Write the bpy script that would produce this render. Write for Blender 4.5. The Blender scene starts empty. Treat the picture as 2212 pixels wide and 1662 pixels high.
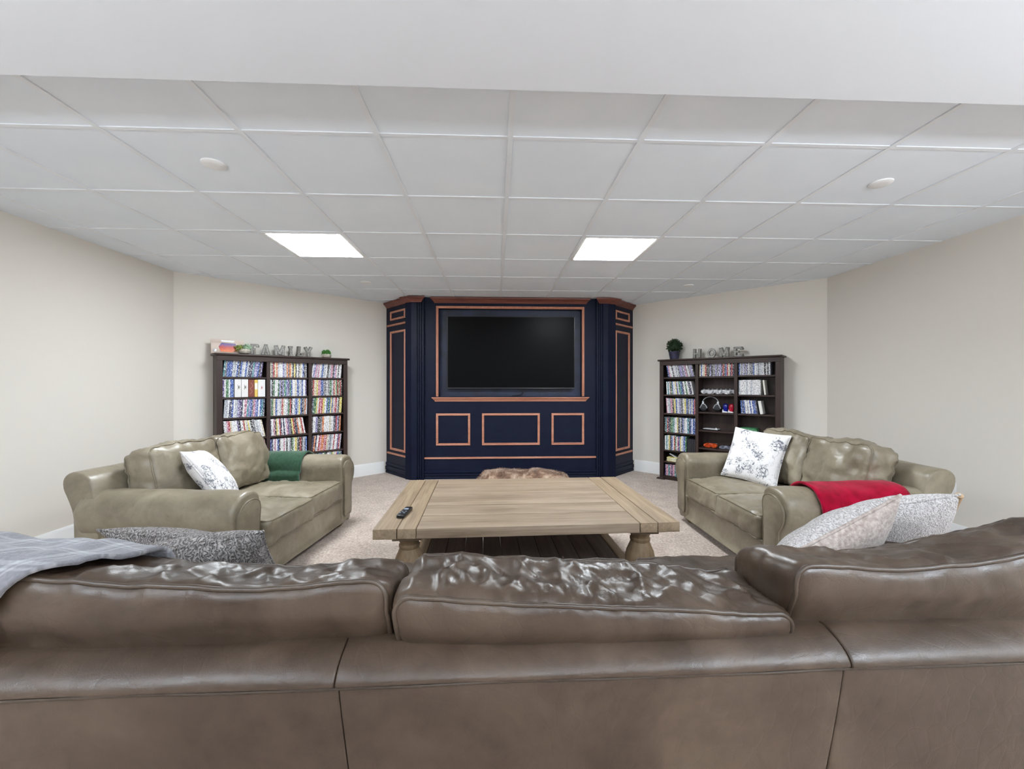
import bpy, bmesh, math, random
from mathutils import Vector, Matrix, noise
from mathutils.bvhtree import BVHTree

S = bpy.context.scene
COL = S.collection
R = math.radians
PI = math.pi
random.seed(7)

# ------------------------------------------------------------------ camera, world, lamps, exposure
cd = bpy.data.cameras.new('camera'); cam = bpy.data.objects.new('camera', cd); COL.objects.link(cam)
cd.sensor_width = 36.0; cd.lens = 877.0/2212.0*36.0; cd.clip_start = 0.02
cam.location = (0, 0, 1.235); cam.rotation_euler = (PI/2, 0, -0.041)
S.camera = cam
w = bpy.data.worlds.new('world'); S.world = w; w.use_nodes = True
w.node_tree.nodes['Background'].inputs[0].default_value = (0.9, 0.95, 1.0, 1)
w.node_tree.nodes['Background'].inputs[1].default_value = 0.3
S.view_settings.view_transform = 'Standard'; S.view_settings.look = 'None'
S.view_settings.gamma = 1.0; S.view_settings.use_curve_mapping = False
S.view_settings.exposure = 0.24
PANEL = 51.0                      # radiance of the ceiling light panels
def lamp(name, loc, size, power, rot=(0, 0, 0), col=(0.86, 0.94, 1.0)):
    l = bpy.data.lights.new(name, 'AREA'); l.shape = 'SQUARE'; l.size = size; l.energy = power; l.color = col
    o = bpy.data.objects.new(name, l); COL.objects.link(o); o.location = loc; o.rotation_euler = rot
    return o
# the ceiling lamps of the room's other half, behind the photographer
for x in (0.9, 2.6):
    for y in (-1.0, -3.0):
        lamp('ceiling_lamp', (x, y, 2.26), 0.55, 5)
# added fill, nothing built: area lamps turned up to brighten the ceiling
for x, y, p in ((-1.9, -0.9, 92), (2.3, -0.9, 165), (0.2, -3.2, 190)):
    lamp('added_upward_fill', (x, y, 1.62), 0.40, p, (PI, 0, 0))

# ------------------------------------------------------------------ colour and materials
def lin(h):
    if isinstance(h, str):
        h = h.lstrip('#'); h = tuple(int(h[i:i+2], 16)/255 for i in (0, 2, 4))
    return tuple((c/12.92 if c <= 0.04045 else ((c+0.055)/1.055)**2.4) for c in h[:3]) + (1,)

class Nodes:
    def __init__(s, name):
        s.m = bpy.data.materials.new(name); s.m.use_nodes = True
        s.t = s.m.node_tree; s.b = s.t.nodes['Principled BSDF']; s.co = None
    def n(s, kind, **kw):
        k = s.t.nodes.new(kind)
        for a, v in kw.items(): setattr(k, a, v)
        return k
    def l(s, a, b): s.t.links.new(a, b)
    def coord(s, scale=(1, 1, 1), rnd=False, rot=(0, 0, 0)):
        tc = s.n('ShaderNodeTexCoord'); mp = s.n('ShaderNodeMapping')
        mp.inputs['Scale'].default_value = scale; mp.inputs['Rotation'].default_value = rot
        s.l(tc.outputs['Object'], mp.inputs[0])
        if rnd:
            oi = s.n('ShaderNodeObjectInfo'); v = s.n('ShaderNodeVectorMath', operation='SCALE'); c = s.n('ShaderNodeCombineXYZ')
            for i in range(3): s.l(oi.outputs['Random'], c.inputs[i])
            s.l(c.outputs[0], v.inputs[0]); v.inputs['Scale'].default_value = 37.0
            s.l(v.outputs[0], mp.inputs['Location'])
        return mp.outputs[0]
    def noise(s, vec, scale, detail=4, rough=0.55, dist=0.0):
        k = s.n('ShaderNodeTexNoise'); k.inputs['Scale'].default_value = scale; k.inputs['Detail'].default_value = detail
        k.inputs['Roughness'].default_value = rough; k.inputs['Distortion'].default_value = dist
        s.l(vec, k.inputs['Vector']); return k.outputs['Fac']
    def voro(s, vec, scale, feature='F1', out='Distance'):
        k = s.n('ShaderNodeTexVoronoi'); k.feature = feature; k.inputs['Scale'].default_value = scale
        s.l(vec, k.inputs['Vector']); return k.outputs[out]
    def ramp(s, fac, stops):
        k = s.n('ShaderNodeValToRGB'); e = k.color_ramp.elements
        while len(e) < len(stops): e.new(0.5)
        for i, (p, c) in enumerate(stops):
            e[i].position = p; e[i].color = lin(c) if not isinstance(c, float) else (c, c, c, 1)
        s.l(fac, k.inputs[0]); return k.outputs[0]
    def mix(s, a, b, fac, blend='MIX'):
        k = s.n('ShaderNodeMix', data_type='RGBA', blend_type=blend)
        for sock, v in ((k.inputs['Factor'], fac), (k.inputs['A'], a), (k.inputs['B'], b)):
            if hasattr(v, 'links'): s.l(v, sock)
            elif isinstance(v, (float, int)): sock.default_value = v
            else: sock.default_value = lin(v)
        return k.outputs['Result']
    def math(s, op, a, b=0.0):
        k = s.n('ShaderNodeMath', operation=op)
        for i, v in enumerate((a, b)):
            if hasattr(v, 'links'): s.l(v, k.inputs[i])
            else: k.inputs[i].default_value = v
        return k.outputs[0]
    def bump(s, h, strength=0.3, dist=0.01, prev=None):
        k = s.n('ShaderNodeBump'); k.inputs['Strength'].default_value = strength; k.inputs['Distance'].default_value = dist
        s.l(h, k.inputs['Height'])
        if prev is not None: s.l(prev, k.inputs['Normal'])
        return k.outputs[0]
    def set(s, base=None, rough=None, metal=None, normal=None, spec=None, sheen=None, coat=None):
        for nm, v in (('Base Color', base), ('Roughness', rough), ('Metallic', metal), ('Normal', normal),
                      ('Specular IOR Level', spec), ('Sheen Weight', sheen), ('Coat Weight', coat)):
            if v is None: continue
            if hasattr(v, 'links'): s.l(v, s.b.inputs[nm])
            elif isinstance(v, str): s.b.inputs[nm].default_value = lin(v)
            else: s.b.inputs[nm].default_value = v
        return s.m

def simple(name, c1, c2=None, scale=20, rough=0.5, metal=0.0, bump=0.0, bscale=None, stretch=(1, 1, 1), spec=0.5, sheen=None, rnd=False):
    k = Nodes(name); v = k.coord(stretch, rnd)
    f = k.noise(v, scale)
    base = k.ramp(f, ((0.35, c1), (0.65, c2 or c1)))
    nrm = k.bump(k.noise(v, bscale or scale*4), bump, 0.004) if bump else None
    return k.set(base, rough, metal, nrm, spec, sheen)

def leather(name, dark, mid, light, rough=0.42, worn=0.5, crease=0.35, spec=0.5):
    k = Nodes(name); v = k.coord()
    n1 = k.noise(v, 3.2, 5, 0.6, 0.6)
    n2 = k.noise(v, 26, 6, 0.65)
    base = k.ramp(n1, ((0.30, dark), (0.50, mid), (0.72, light)))
    base = k.mix(base, k.ramp(n2, ((0.3, dark), (0.7, light))), 0.22)
    # pale thin scratches of worn leather
    vs = k.noise(k.coord((5, 22, 22), rot=(0.3, 0.2, 0.5)), 2.3, 4, 0.6, 1.6)
    sc = k.ramp(k.math('ABSOLUTE', k.math('SUBTRACT', vs, 0.5)), ((0.0, 1.0), (0.012, 0.0)))
    base = k.mix(base, light, k.math('MULTIPLY', k.math('MULTIPLY', sc, k.ramp(n1, ((0.5, 0.0), (0.62, 1.0)))), 0.07*worn))
    # creases and pores
    cr = k.voro(k.coord((1, 1, 1), rot=(0.2, 0.5, 0.1)), 24, 'DISTANCE_TO_EDGE')
    crr = k.ramp(cr, ((0.0, 0.0), (0.09, 1.0)))
    big = k.noise(v, 7, 3, 0.5, 0.2)
    b1 = k.bump(big, 0.32*crease/0.35, 0.02)
    b2 = k.bump(crr, 0.06, 0.003, b1)
    b3 = k.bump(k.voro(v, 420), 0.12, 0.0012, b2)
    rr = k.ramp(n2, ((0.3, float(rough-0.08)), (0.7, float(rough+0.10))))
    return k.set(base, rr, 0, b3, spec)

def wood(name, dark, mid, light, axis=0, rough=0.6, grain=1.0, bump=0.25):
    k = Nodes(name); st = [14, 14, 14]; st[axis] = 0.9
    v = k.coord(tuple(st), True)
    g = k.noise(v, 1.6, 7, 0.62, 0.9)
    st2 = [90, 90, 90]; st2[axis] = 2.5
    f = k.noise(k.coord(tuple(st2), True), 1.0, 4, 0.6)
    base = k.ramp(g, ((0.28, dark), (0.5, mid), (0.74, light)))
    base = k.mix(base, k.ramp(f, ((0.3, dark), (0.7, light))), 0.28*grain)
    big = k.noise(k.coord((1.5, 1.5, 1.5), True), 1.8, 3)
    base = k.mix(base, light, k.math('MULTIPLY', k.ramp(big, ((0.45, 0.0), (0.8, 1.0))), 0.35))
    nrm = k.bump(f, bump, 0.003, k.bump(g, bump, 0.004))
    return k.set(base, rough, 0, nrm, 0.35)

def wallpaint(name, c):
    k = Nodes(name); v = k.coord()
    b = k.bump(k.noise(v, 160, 3), 0.05, 0.002)
    return k.set(c, 0.75, 0, b, 0.25)

M = {}
M['wall'] = wallpaint('wall_paint', '#e2dcd3')
M['wall_dark'] = wallpaint('darkened_rear_paint', '#5d544b')  # for the unseen rear wall, darkened to dim the sofa's back
M['white_paint'] = wallpaint('ceiling_paint', '#e9edf3')
M['tile'] = simple('ceiling_tile_vinyl', '#eff5fc', '#ebf2fa', 3, 0.7, bump=0.03, bscale=220, rnd=True, spec=0.2)
M['grid'] = simple('grid_metal', '#eaeef3', '#eef2f7', 5, 0.45, spec=0.4)
M['trimwhite'] = simple('baseboard_paint', '#f2f2f1', '#ededec', 4, 0.4)
k = Nodes('carpet'); v = k.coord()
n1 = k.noise(v, 55, 4, 0.75); n2 = k.noise(v, 7, 4, 0.7, 0.5)
cb = k.ramp(n1, ((0.36, '#8c786b'), (0.5, '#cdb9aa'), (0.62, '#f3e4d8')))
cb = k.mix(cb, k.ramp(n2, ((0.35, '#ab978a'), (0.65, '#dac9bb'))), 0.45)
M['carpet'] = k.set(cb, 0.95, 0, k.bump(n1, 0.9, 0.02), 0.1, 0.25)
M['navy'] = simple('navy_paint', '#10152a', '#131a2e', 6, 0.45, bump=0.03, bscale=60, spec=0.16)
M['niche'] = simple('niche_paint', '#151b2e', '#202a48', 5, 0.5, bump=0.08, bscale=30)
M['copper'] = wood('copper_stained_strip', '#a1644e', '#be8068', '#d39c84', 0, 0.42, 0.7, 0.1)
M['copper_z'] = wood('copper_stained_strip_upright', '#a1644e', '#be8068', '#d39c84', 2, 0.42, 0.7, 0.1)
M['crown'] = wood('red_brown_crown_wood', '#4a2620', '#6e3c31', '#875043', 0, 0.4, 0.8, 0.1)
M['black_plastic'] = simple('black_plastic', '#0c0c0d', '#121213', 30, 0.35)
M['bezel'] = simple('dark_grey_bezel', '#2c2d2f', '#333437', 20, 0.3)
M['screen'] = simple('switched_off_screen', '#0b0b0c', '#0c0c0d', 3, 0.30, spec=0.06)
M['espresso'] = wood('espresso_wood', '#241a18', '#35272400'[:7], '#45352f', 2, 0.42, 0.6, 0.08)
M['espresso_x'] = wood('espresso_wood_level', '#241a18', '#352724', '#45352f', 0, 0.42, 0.6, 0.08)
M['oak_x'] = wood('weathered_oak', '#62513f', '#86735f', '#a2907c', 0, 0.62, 1.0, 0.45)
M['oak_y'] = wood('weathered_oak_end', '#62513e', '#87725b', '#a28f75', 1, 0.62, 1.0, 0.45)
M['oak_z'] = wood('weathered_oak_turned', '#57452f', '#7a644a', '#957e62', 2, 0.6, 0.8, 0.3)
M['shaded_stained_oak'] = wood('shaded_stained_shelf', '#3a302a', '#51453d', '#655950', 1, 0.65, 1.0, 0.3)  # colour holds the stain plus the shade beneath the tabletop
M['brown_leather'] = leather('brown_leather', '#2e231a', '#3e3127', '#57483b', 0.36, 0.9, 0.35, 0.42)
M['brown_piping'] = leather('brown_piping', '#2b2119', '#3d3127', '#54473b', 0.36, 0.3, 0.1)
M['tan_leather'] = leather('tan_leather', '#665c4b', '#7f7563', '#9b917e', 0.35, 5.0, 0.5)
M['tan_piping'] = leather('tan_piping', '#5a503f', '#6f6552', '#897e6a', 0.40, 0.3, 0.1)
M['foot_wood'] = simple('amber_foot_wood', '#6b5330', '#8a6d40', 30, 0.4)
M['green_fleece'] = simple('green_fleece', '#26412f', '#30513c', 40, 0.95, bump=0.35, bscale=260, sheen=0.3, spec=0.1)
M['red_fleece'] = simple('red_fleece', '#82001f', '#a0052d', 16, 0.92, bump=0.35, bscale=260, sheen=0.08, spec=0.1)
M['remote'] = simple('remote_black', '#101113', '#17181a', 30, 0.3)
M['button_grey'] = simple('button_grey', '#6f7a88', '#8b95a3', 50, 0.4)
M['lightframe'] = simple('light_frame_white', '#f2f2f2', '#ececec', 9, 0.4)
M['outlet'] = simple('outlet_plastic', '#f1f1ee', '#ebebe8', 9, 0.35)
M['slot'] = simple('outlet_slot', '#2b2a29', '#353433', 9, 0.5)
k = Nodes('light_panel_diffuser'); k.set('#ffffff', 0.5)
k.b.inputs['Emission Color'].default_value = (0.88, 0.95, 1.0, 1); k.b.inputs['Emission Strength'].default_value = PANEL
M['diffuser'] = k.m
M['galv'] = simple('galvanised_metal', '#55534f', '#7d7a75', 35, 0.45, 0.4, 0.1)
M['galv_light'] = simple('galvanised_face', '#6d6a66', '#a8a59f', 60, 0.45, 0.3)
M['stone_pot'] = simple('pale_stone_pot', '#a39a8c', '#cfc7ba', 60, 0.75, bump=0.15)
M['navy_pot'] = simple('dark_blue_grey_pot', '#2f2f42', '#40405a', 20, 0.4)
M['leaf'] = simple('bright_green_leaf', '#2f6d24', '#5a9a44', 60, 0.6)
M['leaf_dark'] = simple('dark_green_leaf', '#0f2410', '#254020', 60, 0.65)
M['leaf_pale'] = simple('pale_succulent_leaf', '#8fae8f', '#bcd0b4', 40, 0.6)
M['leaf_olive'] = simple('olive_leaf', '#70803a', '#a2ad62', 40, 0.6)
M['plaque'] = wood('whitewashed_plaque', '#b59f92', '#cfbdb1', '#e4d7cd', 0, 0.6, 0.6, 0.1)
M['chrome'] = simple('silver_plastic', '#a9adb3', '#d5d8dc', 20, 0.28, 0.4)
M['white_plastic'] = simple('white_plastic', '#e2e2e6', '#f0f0f2', 20, 0.35)
M['blue_gloss'] = simple('glossy_blue', '#0b1470', '#13209a', 15, 0.15)
M['red_gloss'] = simple('glossy_red', '#a00f2a', '#cf2443', 15, 0.15)
M['orange_gloss'] = simple('glossy_orange', '#a8320f', '#de5a26', 22, 0.25)
M['camo'] = simple('grey_camouflage', '#2a2d38', '#aab0c0', 130, 0.4)
M['green_gloss'] = simple('dark_green_case', '#0d4a2a', '#3f9a5a', 55, 0.3)
M['yellow'] = simple('yellow_card', '#c7b54a', '#efe6b0', 60, 0.6)
M['dark_pad'] = simple('dark_ear_pad', '#15161a', '#24262b', 60, 0.6)
k = Nodes('plaque_picture'); v = k.coord((1, 1, 1))
sep = k.n('ShaderNodeSeparateXYZ'); k.l(v, sep.inputs[0])
hz = k.math('ADD', sep.outputs['Z'], k.math('MULTIPLY', k.noise(v, 26, 4), 0.05))
M['picture'] = k.set(k.ramp(k.math('MULTIPLY', hz, 6.0), ((0.10, '#e8a060'), (0.34, '#d9622a'), (0.55, '#b83426'), (0.72, '#6a4a8a'), (0.86, '#23357c'))), 0.35)
# pillows
k = Nodes('white_floral_cotton'); v = k.coord()
vv = k.n('ShaderNodeVectorMath', operation='ADD'); nz = k.n('ShaderNodeTexNoise'); nz.inputs['Scale'].default_value = 14
k.l(v, nz.inputs['Vector']); sc = k.n('ShaderNodeVectorMath', operation='SCALE'); sc.inputs['Scale'].default_value = 0.09
k.l(nz.outputs['Color'], sc.inputs[0]); k.l(v, vv.inputs[0]); k.l(sc.outputs[0], vv.inputs[1])
d = k.voro(vv.outputs[0], 9.5)
sm = k.noise(v, 34, 4, 0.6, 2.2)
mk = k.math('MULTIPLY', k.ramp(d, ((0.40, 1.0), (0.50, 0.0))), k.ramp(sm, ((0.47, 0.0), (0.56, 1.0))))
st = k.ramp(k.math('ABSOLUTE', k.math('SUBTRACT', k.noise(v, 7.5, 2, 0.5, 2.0), 0.5)), ((0.0, 1.0), (0.012, 0.0)))
base = k.mix('#dedbda', '#74757c', k.math('MAXIMUM', mk, k.math('MULTIPLY', st, 0.6)))
M['floral'] = k.set(base, 0.85, 0, k.bump(k.noise(v, 300), 0.12, 0.002), 0.2)
k = Nodes('grey_patterned_pillow'); v = k.coord()
d1 = k.n('ShaderNodeTexWave'); d1.inputs['Scale'].default_value = 26; d1.inputs['Distortion'].default_value = 14; d1.inputs['Detail'].default_value = 3
d1.inputs['Detail Scale'].default_value = 2.2; k.l(v, d1.inputs['Vector'])
base = k.ramp(d1.outputs['Fac'], ((0.2, '#443a35'), (0.5, '#7d746f'), (0.8, '#b0aaa7')))
fz = k.noise(v, 190, 3)
base = k.mix(base, k.ramp(fz, ((0.3, '#5d5550'), (0.7, '#d2cdca'))), 0.3)
M['pattern'] = k.set(base, 0.95, 0, k.bump(fz, 0.5, 0.006, k.bump(d1.outputs['Fac'], 0.7, 0.015)), 0.1, 0.2)
k = Nodes('pale_grey_plush'); v = k.coord()
d1 = k.n('ShaderNodeTexWave'); d1.inputs['Scale'].default_value = 24; d1.inputs['Distortion'].default_value = 16; d1.inputs['Detail'].default_value = 4
d1.inputs['Detail Scale'].default_value = 2.6; k.l(v, d1.inputs['Vector'])
fz = k.noise(v, 150, 3)
base = k.mix(k.ramp(d1.outputs['Fac'], ((0.1, '#918a86'), (0.4, '#b5b0ad'), (0.8, '#cbc7c6'))), k.ramp(fz, ((0.3, '#8a817c'), (0.7, '#e2dfde'))), 0.35)
M['plush'] = k.set(base, 0.95, 0, k.bump(fz, 0.6, 0.008, k.bump(d1.outputs['Fac'], 0.35, 0.01)), 0.1, 0.25)
M['plush_back'] = simple('pinkish_plush_back', '#94867e', '#b9aca4', 90, 0.95, bump=0.5, bscale=160, sheen=0.2, spec=0.1)
M['edge_tan'] = simple('tan_pillow_edge', '#8e7458', '#a98f70', 50, 0.9)
k = Nodes('grey_plaid_wool'); v = k.coord()
w1 = k.n('ShaderNodeTexWave'); w1.inputs['Scale'].default_value = 11; w1.bands_direction = 'X'; w1.inputs['Distortion'].default_value = 0.6; k.l(v, w1.inputs['Vector'])
uvn = k.n('ShaderNodeUVMap'); 
sx = k.n('ShaderNodeSeparateXYZ'); k.l(uvn.outputs[0], sx.inputs[0])
def band(val, freq, lo, hi):
    a = k.math('FRACT', k.math('MULTIPLY', val, freq)); return k.ramp(a, ((lo, 0.0), (lo+0.04, 1.0), (hi, 1.0), (min(hi+0.04, 1.0), 0.0)))
b1 = band(sx.outputs['X'], 7, 0.30, 0.44); b1b = band(sx.outputs['X'], 7, 0.52, 0.58); b2 = band(sx.outputs['Y'], 9, 0.30, 0.44); b2b = band(sx.outputs['Y'], 9, 0.52, 0.58)
base = k.mix('#747377', '#b2b1b4', k.math('MULTIPLY', k.math('ADD', k.math('ADD', b1, b2), k.math('ADD', b1b, b2b)), 0.4))
fz = k.noise(v, 140, 3)
base = k.mix(base, k.ramp(fz, ((0.3, '#66656a'), (0.7, '#a3a2a7'))), 0.2)
M['plaid'] = k.set(base, 0.95, 0, k.bump(fz, 0.5, 0.004), 0.1, 0.2)
k = Nodes('brown_faux_fur'); v = k.coord()
f1 = k.noise(v, 7, 4, 0.6, 0.8)
M['fur'] = k.set(k.ramp(f1, ((0.30, '#4a3427'), (0.48, '#8a6c58'), (0.62, '#c2a892'), (0.8, '#e5d6c8'))), 0.85, 0, k.bump(k.noise(v, 120, 4), 0.8, 0.01), 0.1, 0.2)
# printed spines: colour from the object (or from the mesh for the rest), blotchy print from noise
def spine_mat(name, attr):
    k = Nodes(name)
    if attr:
        a = k.n('ShaderNodeAttribute'); a.attribute_name = 'col'; c = a.outputs['Color']
    else:
        a = k.n('ShaderNodeObjectInfo'); c = a.outputs['Color']
    tc = k.n('ShaderNodeTexCoord'); geo = k.n('ShaderNodeNewGeometry')
    mp = k.n('ShaderNodeMapping'); mp.inputs['Scale'].default_value = (150, 150, 75)
    k.l(geo.outputs['Position'], mp.inputs[0])
    n = k.noise(mp.outputs[0], 1.0, 2, 0.6)
    light = k.ramp(n, ((0.545, 0.0), (0.60, 1.0)))
    dark = k.ramp(n, ((0.39, 1.0), (0.45, 0.0)))
    b = k.mix(c, '#f2f0ee', k.math('MULTIPLY', light, 0.8)); b = k.mix(b, '#16161c', k.math('MULTIPLY', dark, 0.75))
    return k.set(b, 0.32)
M['spine'] = spine_mat('printed_spine', False); M['spine_rest'] = spine_mat('printed_spine_rest', True)
k = Nodes('plain_card'); a = k.n('ShaderNodeObjectInfo'); M['card'] = k.set(a.outputs['Color'], 0.4)

# ------------------------------------------------------------------ mesh helpers
class MB:
    def __init__(s): s.v = []; s.f = []
    def add(s, vs, fs):
        o = len(s.v); s.v += [tuple(p) for p in vs]; s.f += [tuple(i+o for i in f) for f in fs]; return s
    def box(s, x0, y0, z0, x1, y1, z1, m=None):
        vs = [(x, y, z) for z in (z0, z1) for y in (y0, y1) for x in (x0, x1)]
        if m is not None: vs = [m @ Vector(p) for p in vs]
        return s.add(vs, [(0, 2, 3, 1), (4, 5, 7, 6), (0, 1, 5, 4), (2, 6, 7, 3), (0, 4, 6, 2), (1, 3, 7, 5)])
    def prism(s, poly, a, b, f=lambda p, t: (p[0], p[1], t)):
        n = len(poly)
        vs = [f(p, a) for p in poly] + [f(p, b) for p in poly]
        fs = [tuple(range(n-1, -1, -1)), tuple(range(n, 2*n))] + [(i, (i+1) % n, n+(i+1) % n, n+i) for i in range(n)]
        return s.add(vs, fs)
    def rings(s, rings, cap=True, closed=True):
        n = len(rings[0]); vs = [p for r in rings for p in r]; fs = []
        for j in range(len(rings)-1):
            for i in range(n if closed else n-1):
                fs.append((j*n+i, j*n+(i+1) % n, (j+1)*n+(i+1) % n, (j+1)*n+i))
        if cap: fs += [tuple(range(n-1, -1, -1)), tuple((len(rings)-1)*n+i for i in range(n))]
        return s.add(vs, fs)
    def lathe(s, prof, n=24, c=(0, 0, 0)):
        return s.rings([[(c[0]+r*math.cos(2*PI*i/n), c[1]+r*math.sin(2*PI*i/n), c[2]+z) for i in range(n)] for r, z in prof])
    def tube(s, path, r, n=8, closed=False):
        P = [Vector(p) for p in path]; m = len(P); rs = []; up = None
        for i in range(m):
            if closed: t = P[(i+1) % m]-P[i-1]
            else: t = P[min(i+1, m-1)]-P[max(i-1, 0)]
            t.normalize()
            if up is None: up = t.orthogonal().normalized()
            up = (up - t*up.dot(t)).normalized(); b = t.cross(up)
            rs.append([P[i]+(up*math.cos(2*PI*k/n)+b*math.sin(2*PI*k/n))*r for k in range(n)])
        if closed: rs.append(rs[0])
        return s.rings(rs, cap=not closed)
    def build(s, name, mat, parent=None, bevel=0.0, smooth=None, seg=2, loc=None, rot=None):
        me = bpy.data.meshes.new(name); me.from_pydata(s.v, [], s.f)
        bm = bmesh.new(); bm.from_mesh(me)
        bmesh.ops.remove_doubles(bm, verts=bm.verts, dist=1e-6)
        bmesh.ops.recalc_face_normals(bm, faces=bm.faces)
        if bevel:
            es = [e for e in bm.edges if len(e.link_faces) == 2 and e.calc_face_angle(0) > 0.5]
            bmesh.ops.bevel(bm, geom=es, offset=bevel, segments=seg, affect='EDGES', profile=0.5, clamp_overlap=True)
        bm.to_mesh(me); bm.free()
        if bevel or smooth is not None:
            for p in me.polygons: p.use_smooth = True
            me.set_sharp_from_angle(angle=smooth if smooth else 0.7)
        me.materials.append(M[mat] if isinstance(mat, str) else mat)
        o = bpy.data.objects.new(name, me); COL.objects.link(o)
        if parent: o.parent = parent
        if loc: o.location = loc
        if rot: o.rotation_euler = rot
        return o

def B(x0, y0, z0, x1, y1, z1): return MB().box(x0, y0, z0, x1, y1, z1)
def tag(o, label=None, cat=None, group=None, kind=None):
    if label: o['label'] = label
    if cat: o['category'] = cat
    if group: o['group'] = group
    if kind: o['kind'] = kind
    return o
def empty(name, loc, rz, label, cat, group=None):
    o = bpy.data.objects.new(name, None); COL.objects.link(o); o.location = loc; o.rotation_euler = (0, 0, rz)
    o.empty_display_size = 0.1
    return tag(o, label, cat, group)
def struct(o): o['kind'] = 'structure'; return o
def rezero(o):
    """move a top-level mesh's origin to the middle of its underside"""
    me = o.data; xs = [v.co.x for v in me.vertices]; ys = [v.co.y for v in me.vertices]; zs = [v.co.z for v in me.vertices]
    c = Vector(((min(xs)+max(xs))/2, (min(ys)+max(ys))/2, min(zs)))
    me.transform(Matrix.Translation(-c)); 
    o.matrix_world = o.matrix_basis @ Matrix.Translation(c)
    return o
def frame(loc, rz): return Matrix.Translation(Vector(loc)) @ Matrix.Rotation(rz, 4, 'Z')
def smooth_closed(pts, n):
    m = len(pts); out = []
    for i in range(m):
        p0, p1, p2, p3 = (Vector(pts[(i+k) % m]) for k in (-1, 0, 1, 2))
        for j in range(n):
            t = j/n
            out.append(0.5*((2*p1)+(p2-p0)*t+(2*p0-5*p1+4*p2-p3)*t*t+(3*p1-p0-3*p2+p3)*t**3))
    return [tuple(p) for p in out]
def smooth_open(pts, n):
    m = len(pts); out = []
    for i in range(m-1):
        p0, p1, p2, p3 = (Vector(pts[min(max(i+k, 0), m-1)]) for k in (-1, 0, 1, 2))
        for j in range(n):
            t = j/n
            out.append(0.5*((2*p1)+(p2-p0)*t+(2*p0-5*p1+4*p2-p3)*t*t+(3*p1-p0-3*p2+p3)*t**3))
    out.append(Vector(pts[-1])); return [tuple(p) for p in out]
def NZ(p, f, seed): return noise.noise(Vector((p[0]*f[0]+seed*7.3, p[1]*f[1]+seed*3.1, p[2]*f[2]-seed*5.7)))

# ------------------------------------------------------------------ room shell
T = 0.6096; GX, GY, CH = 0.0694, 1.266, 2.374
XL, XR = -3.245, 3.55
CL0, CL1 = Vector((-3.245, 4.235)), Vector((-1.40, 5.904))       # left chamfer wall
CR0, CR1 = Vector((3.55, 4.204)), Vector((1.838, 5.904))         # right chamfer wall
YB = -4.6; SOFF = 1.43; SD = 0.10
fl = struct(B(XL-0.2, YB-0.2, -0.1, XR+0.2, 6.2, 0.0).build('floor', 'carpet'))
def wall(name, a, b, h=CH+0.15, t=0.12, mat='wall'):
    a, b = Vector(a), Vector(b); d = (b-a).normalized(); n = Vector((-d.y, d.x))   # room lies to the right of a->b
    mb = MB(); mb.prism([a, b, b+n*t, a+n*t], 0, h); return struct(mb.build(name, mat))
wall('wall_left', (XL, YB), CL0); wall('wall_back_left', CL0, CL1); wall('wall_back', CL1, CR1)
wall('wall_back_right', CR1, CR0); wall('wall_right', CR0, (XR, YB)); wall('wall_front', (XR, YB), (XL, YB), mat='wall_dark')
def sweep(mb, path, prof, side=1, ret=False):
    """profile (out, z) swept along a plan polyline; out is to the right of travel"""
    P = [Vector(p) for p in path]; n = len(P); dirs = []
    for i in range(n):
        d0 = (P[i]-P[i-1]).normalized() if i else None; d1 = (P[i+1]-P[i]).normalized() if i < n-1 else None
        nn = [Vector((d.y, -d.x))*side for d in (d0, d1) if d is not None]
        if len(nn) == 2:
            b = (nn[0]+nn[1]); b = b/ max(0.2, b.dot(nn[0]))
        else:
            b = nn[0].copy()
            if ret: b += (-d1 if d1 is not None else d0)
        dirs.append(b)
    return mb.rings([[(P[i].x+dirs[i].x*o, P[i].y+dirs[i].y*o, z) for o, z in prof] for i in range(n)])
BASEP = [(0, 0), (0.016, 0), (0.016, 0.10), (0.012, 0.115), (0.012, 0.135), (0.008, 0.15), (0.005, 0.16), (0, 0.16)]
for nm, a, b in (('baseboard_left', (XL, YB), CL0), ('baseboard_back_left', CL0, (-1.56, 5.759)), ('baseboard_back_right', (2.0, 5.743), CR0), ('baseboard_right', CR0, (XR, YB))):
    struct(sweep(MB(), [a, b], BASEP).build(nm, 'trimwhite', smooth=0.6))
# suspended ceiling: slab above, then every tile, runner and tee a piece of its own
ceil = struct(B(XL-0.1, SOFF-0.3, CH+0.03, XR+0.1, 6.0, CH+0.10).build('ceiling', 'white_paint'))
struct(B(XL-0.1, YB-0.1, CH-SD, XR+0.1, SOFF, CH+0.02).build('ceiling_near', 'white_paint'))
ROOM = [Vector((XL, SOFF-0.02)), Vector((XR, SOFF-0.02)), CR0, CR1, CL1, CL0]
def clip(poly, planes):
    for a, b in planes:
        d = b-a; n = Vector((-d.y, d.x)); out = []
        for i in range(len(poly)):
            p, q = poly[i], poly[(i+1) % len(poly)]; sp, sq = n.dot(p-a), n.dot(q-a)
            if sp >= 0: out.append(p)
            if (sp >= 0) != (sq >= 0): out.append(p+(q-p)*(sp/(sp-sq)))
        poly = out
        if len(poly) < 3: return []
    return poly
PLN = [(ROOM[i], ROOM[(i+1) % 6]) for i in range(6)]
def area(p): return abs(sum(p[i].x*p[(i+1) % len(p)].y-p[(i+1) % len(p)].x*p[i].y for i in range(len(p))))/2
LIGHTS = {(-3, 3), (1, 3)}
g = 0.012
tile_me = None
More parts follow.
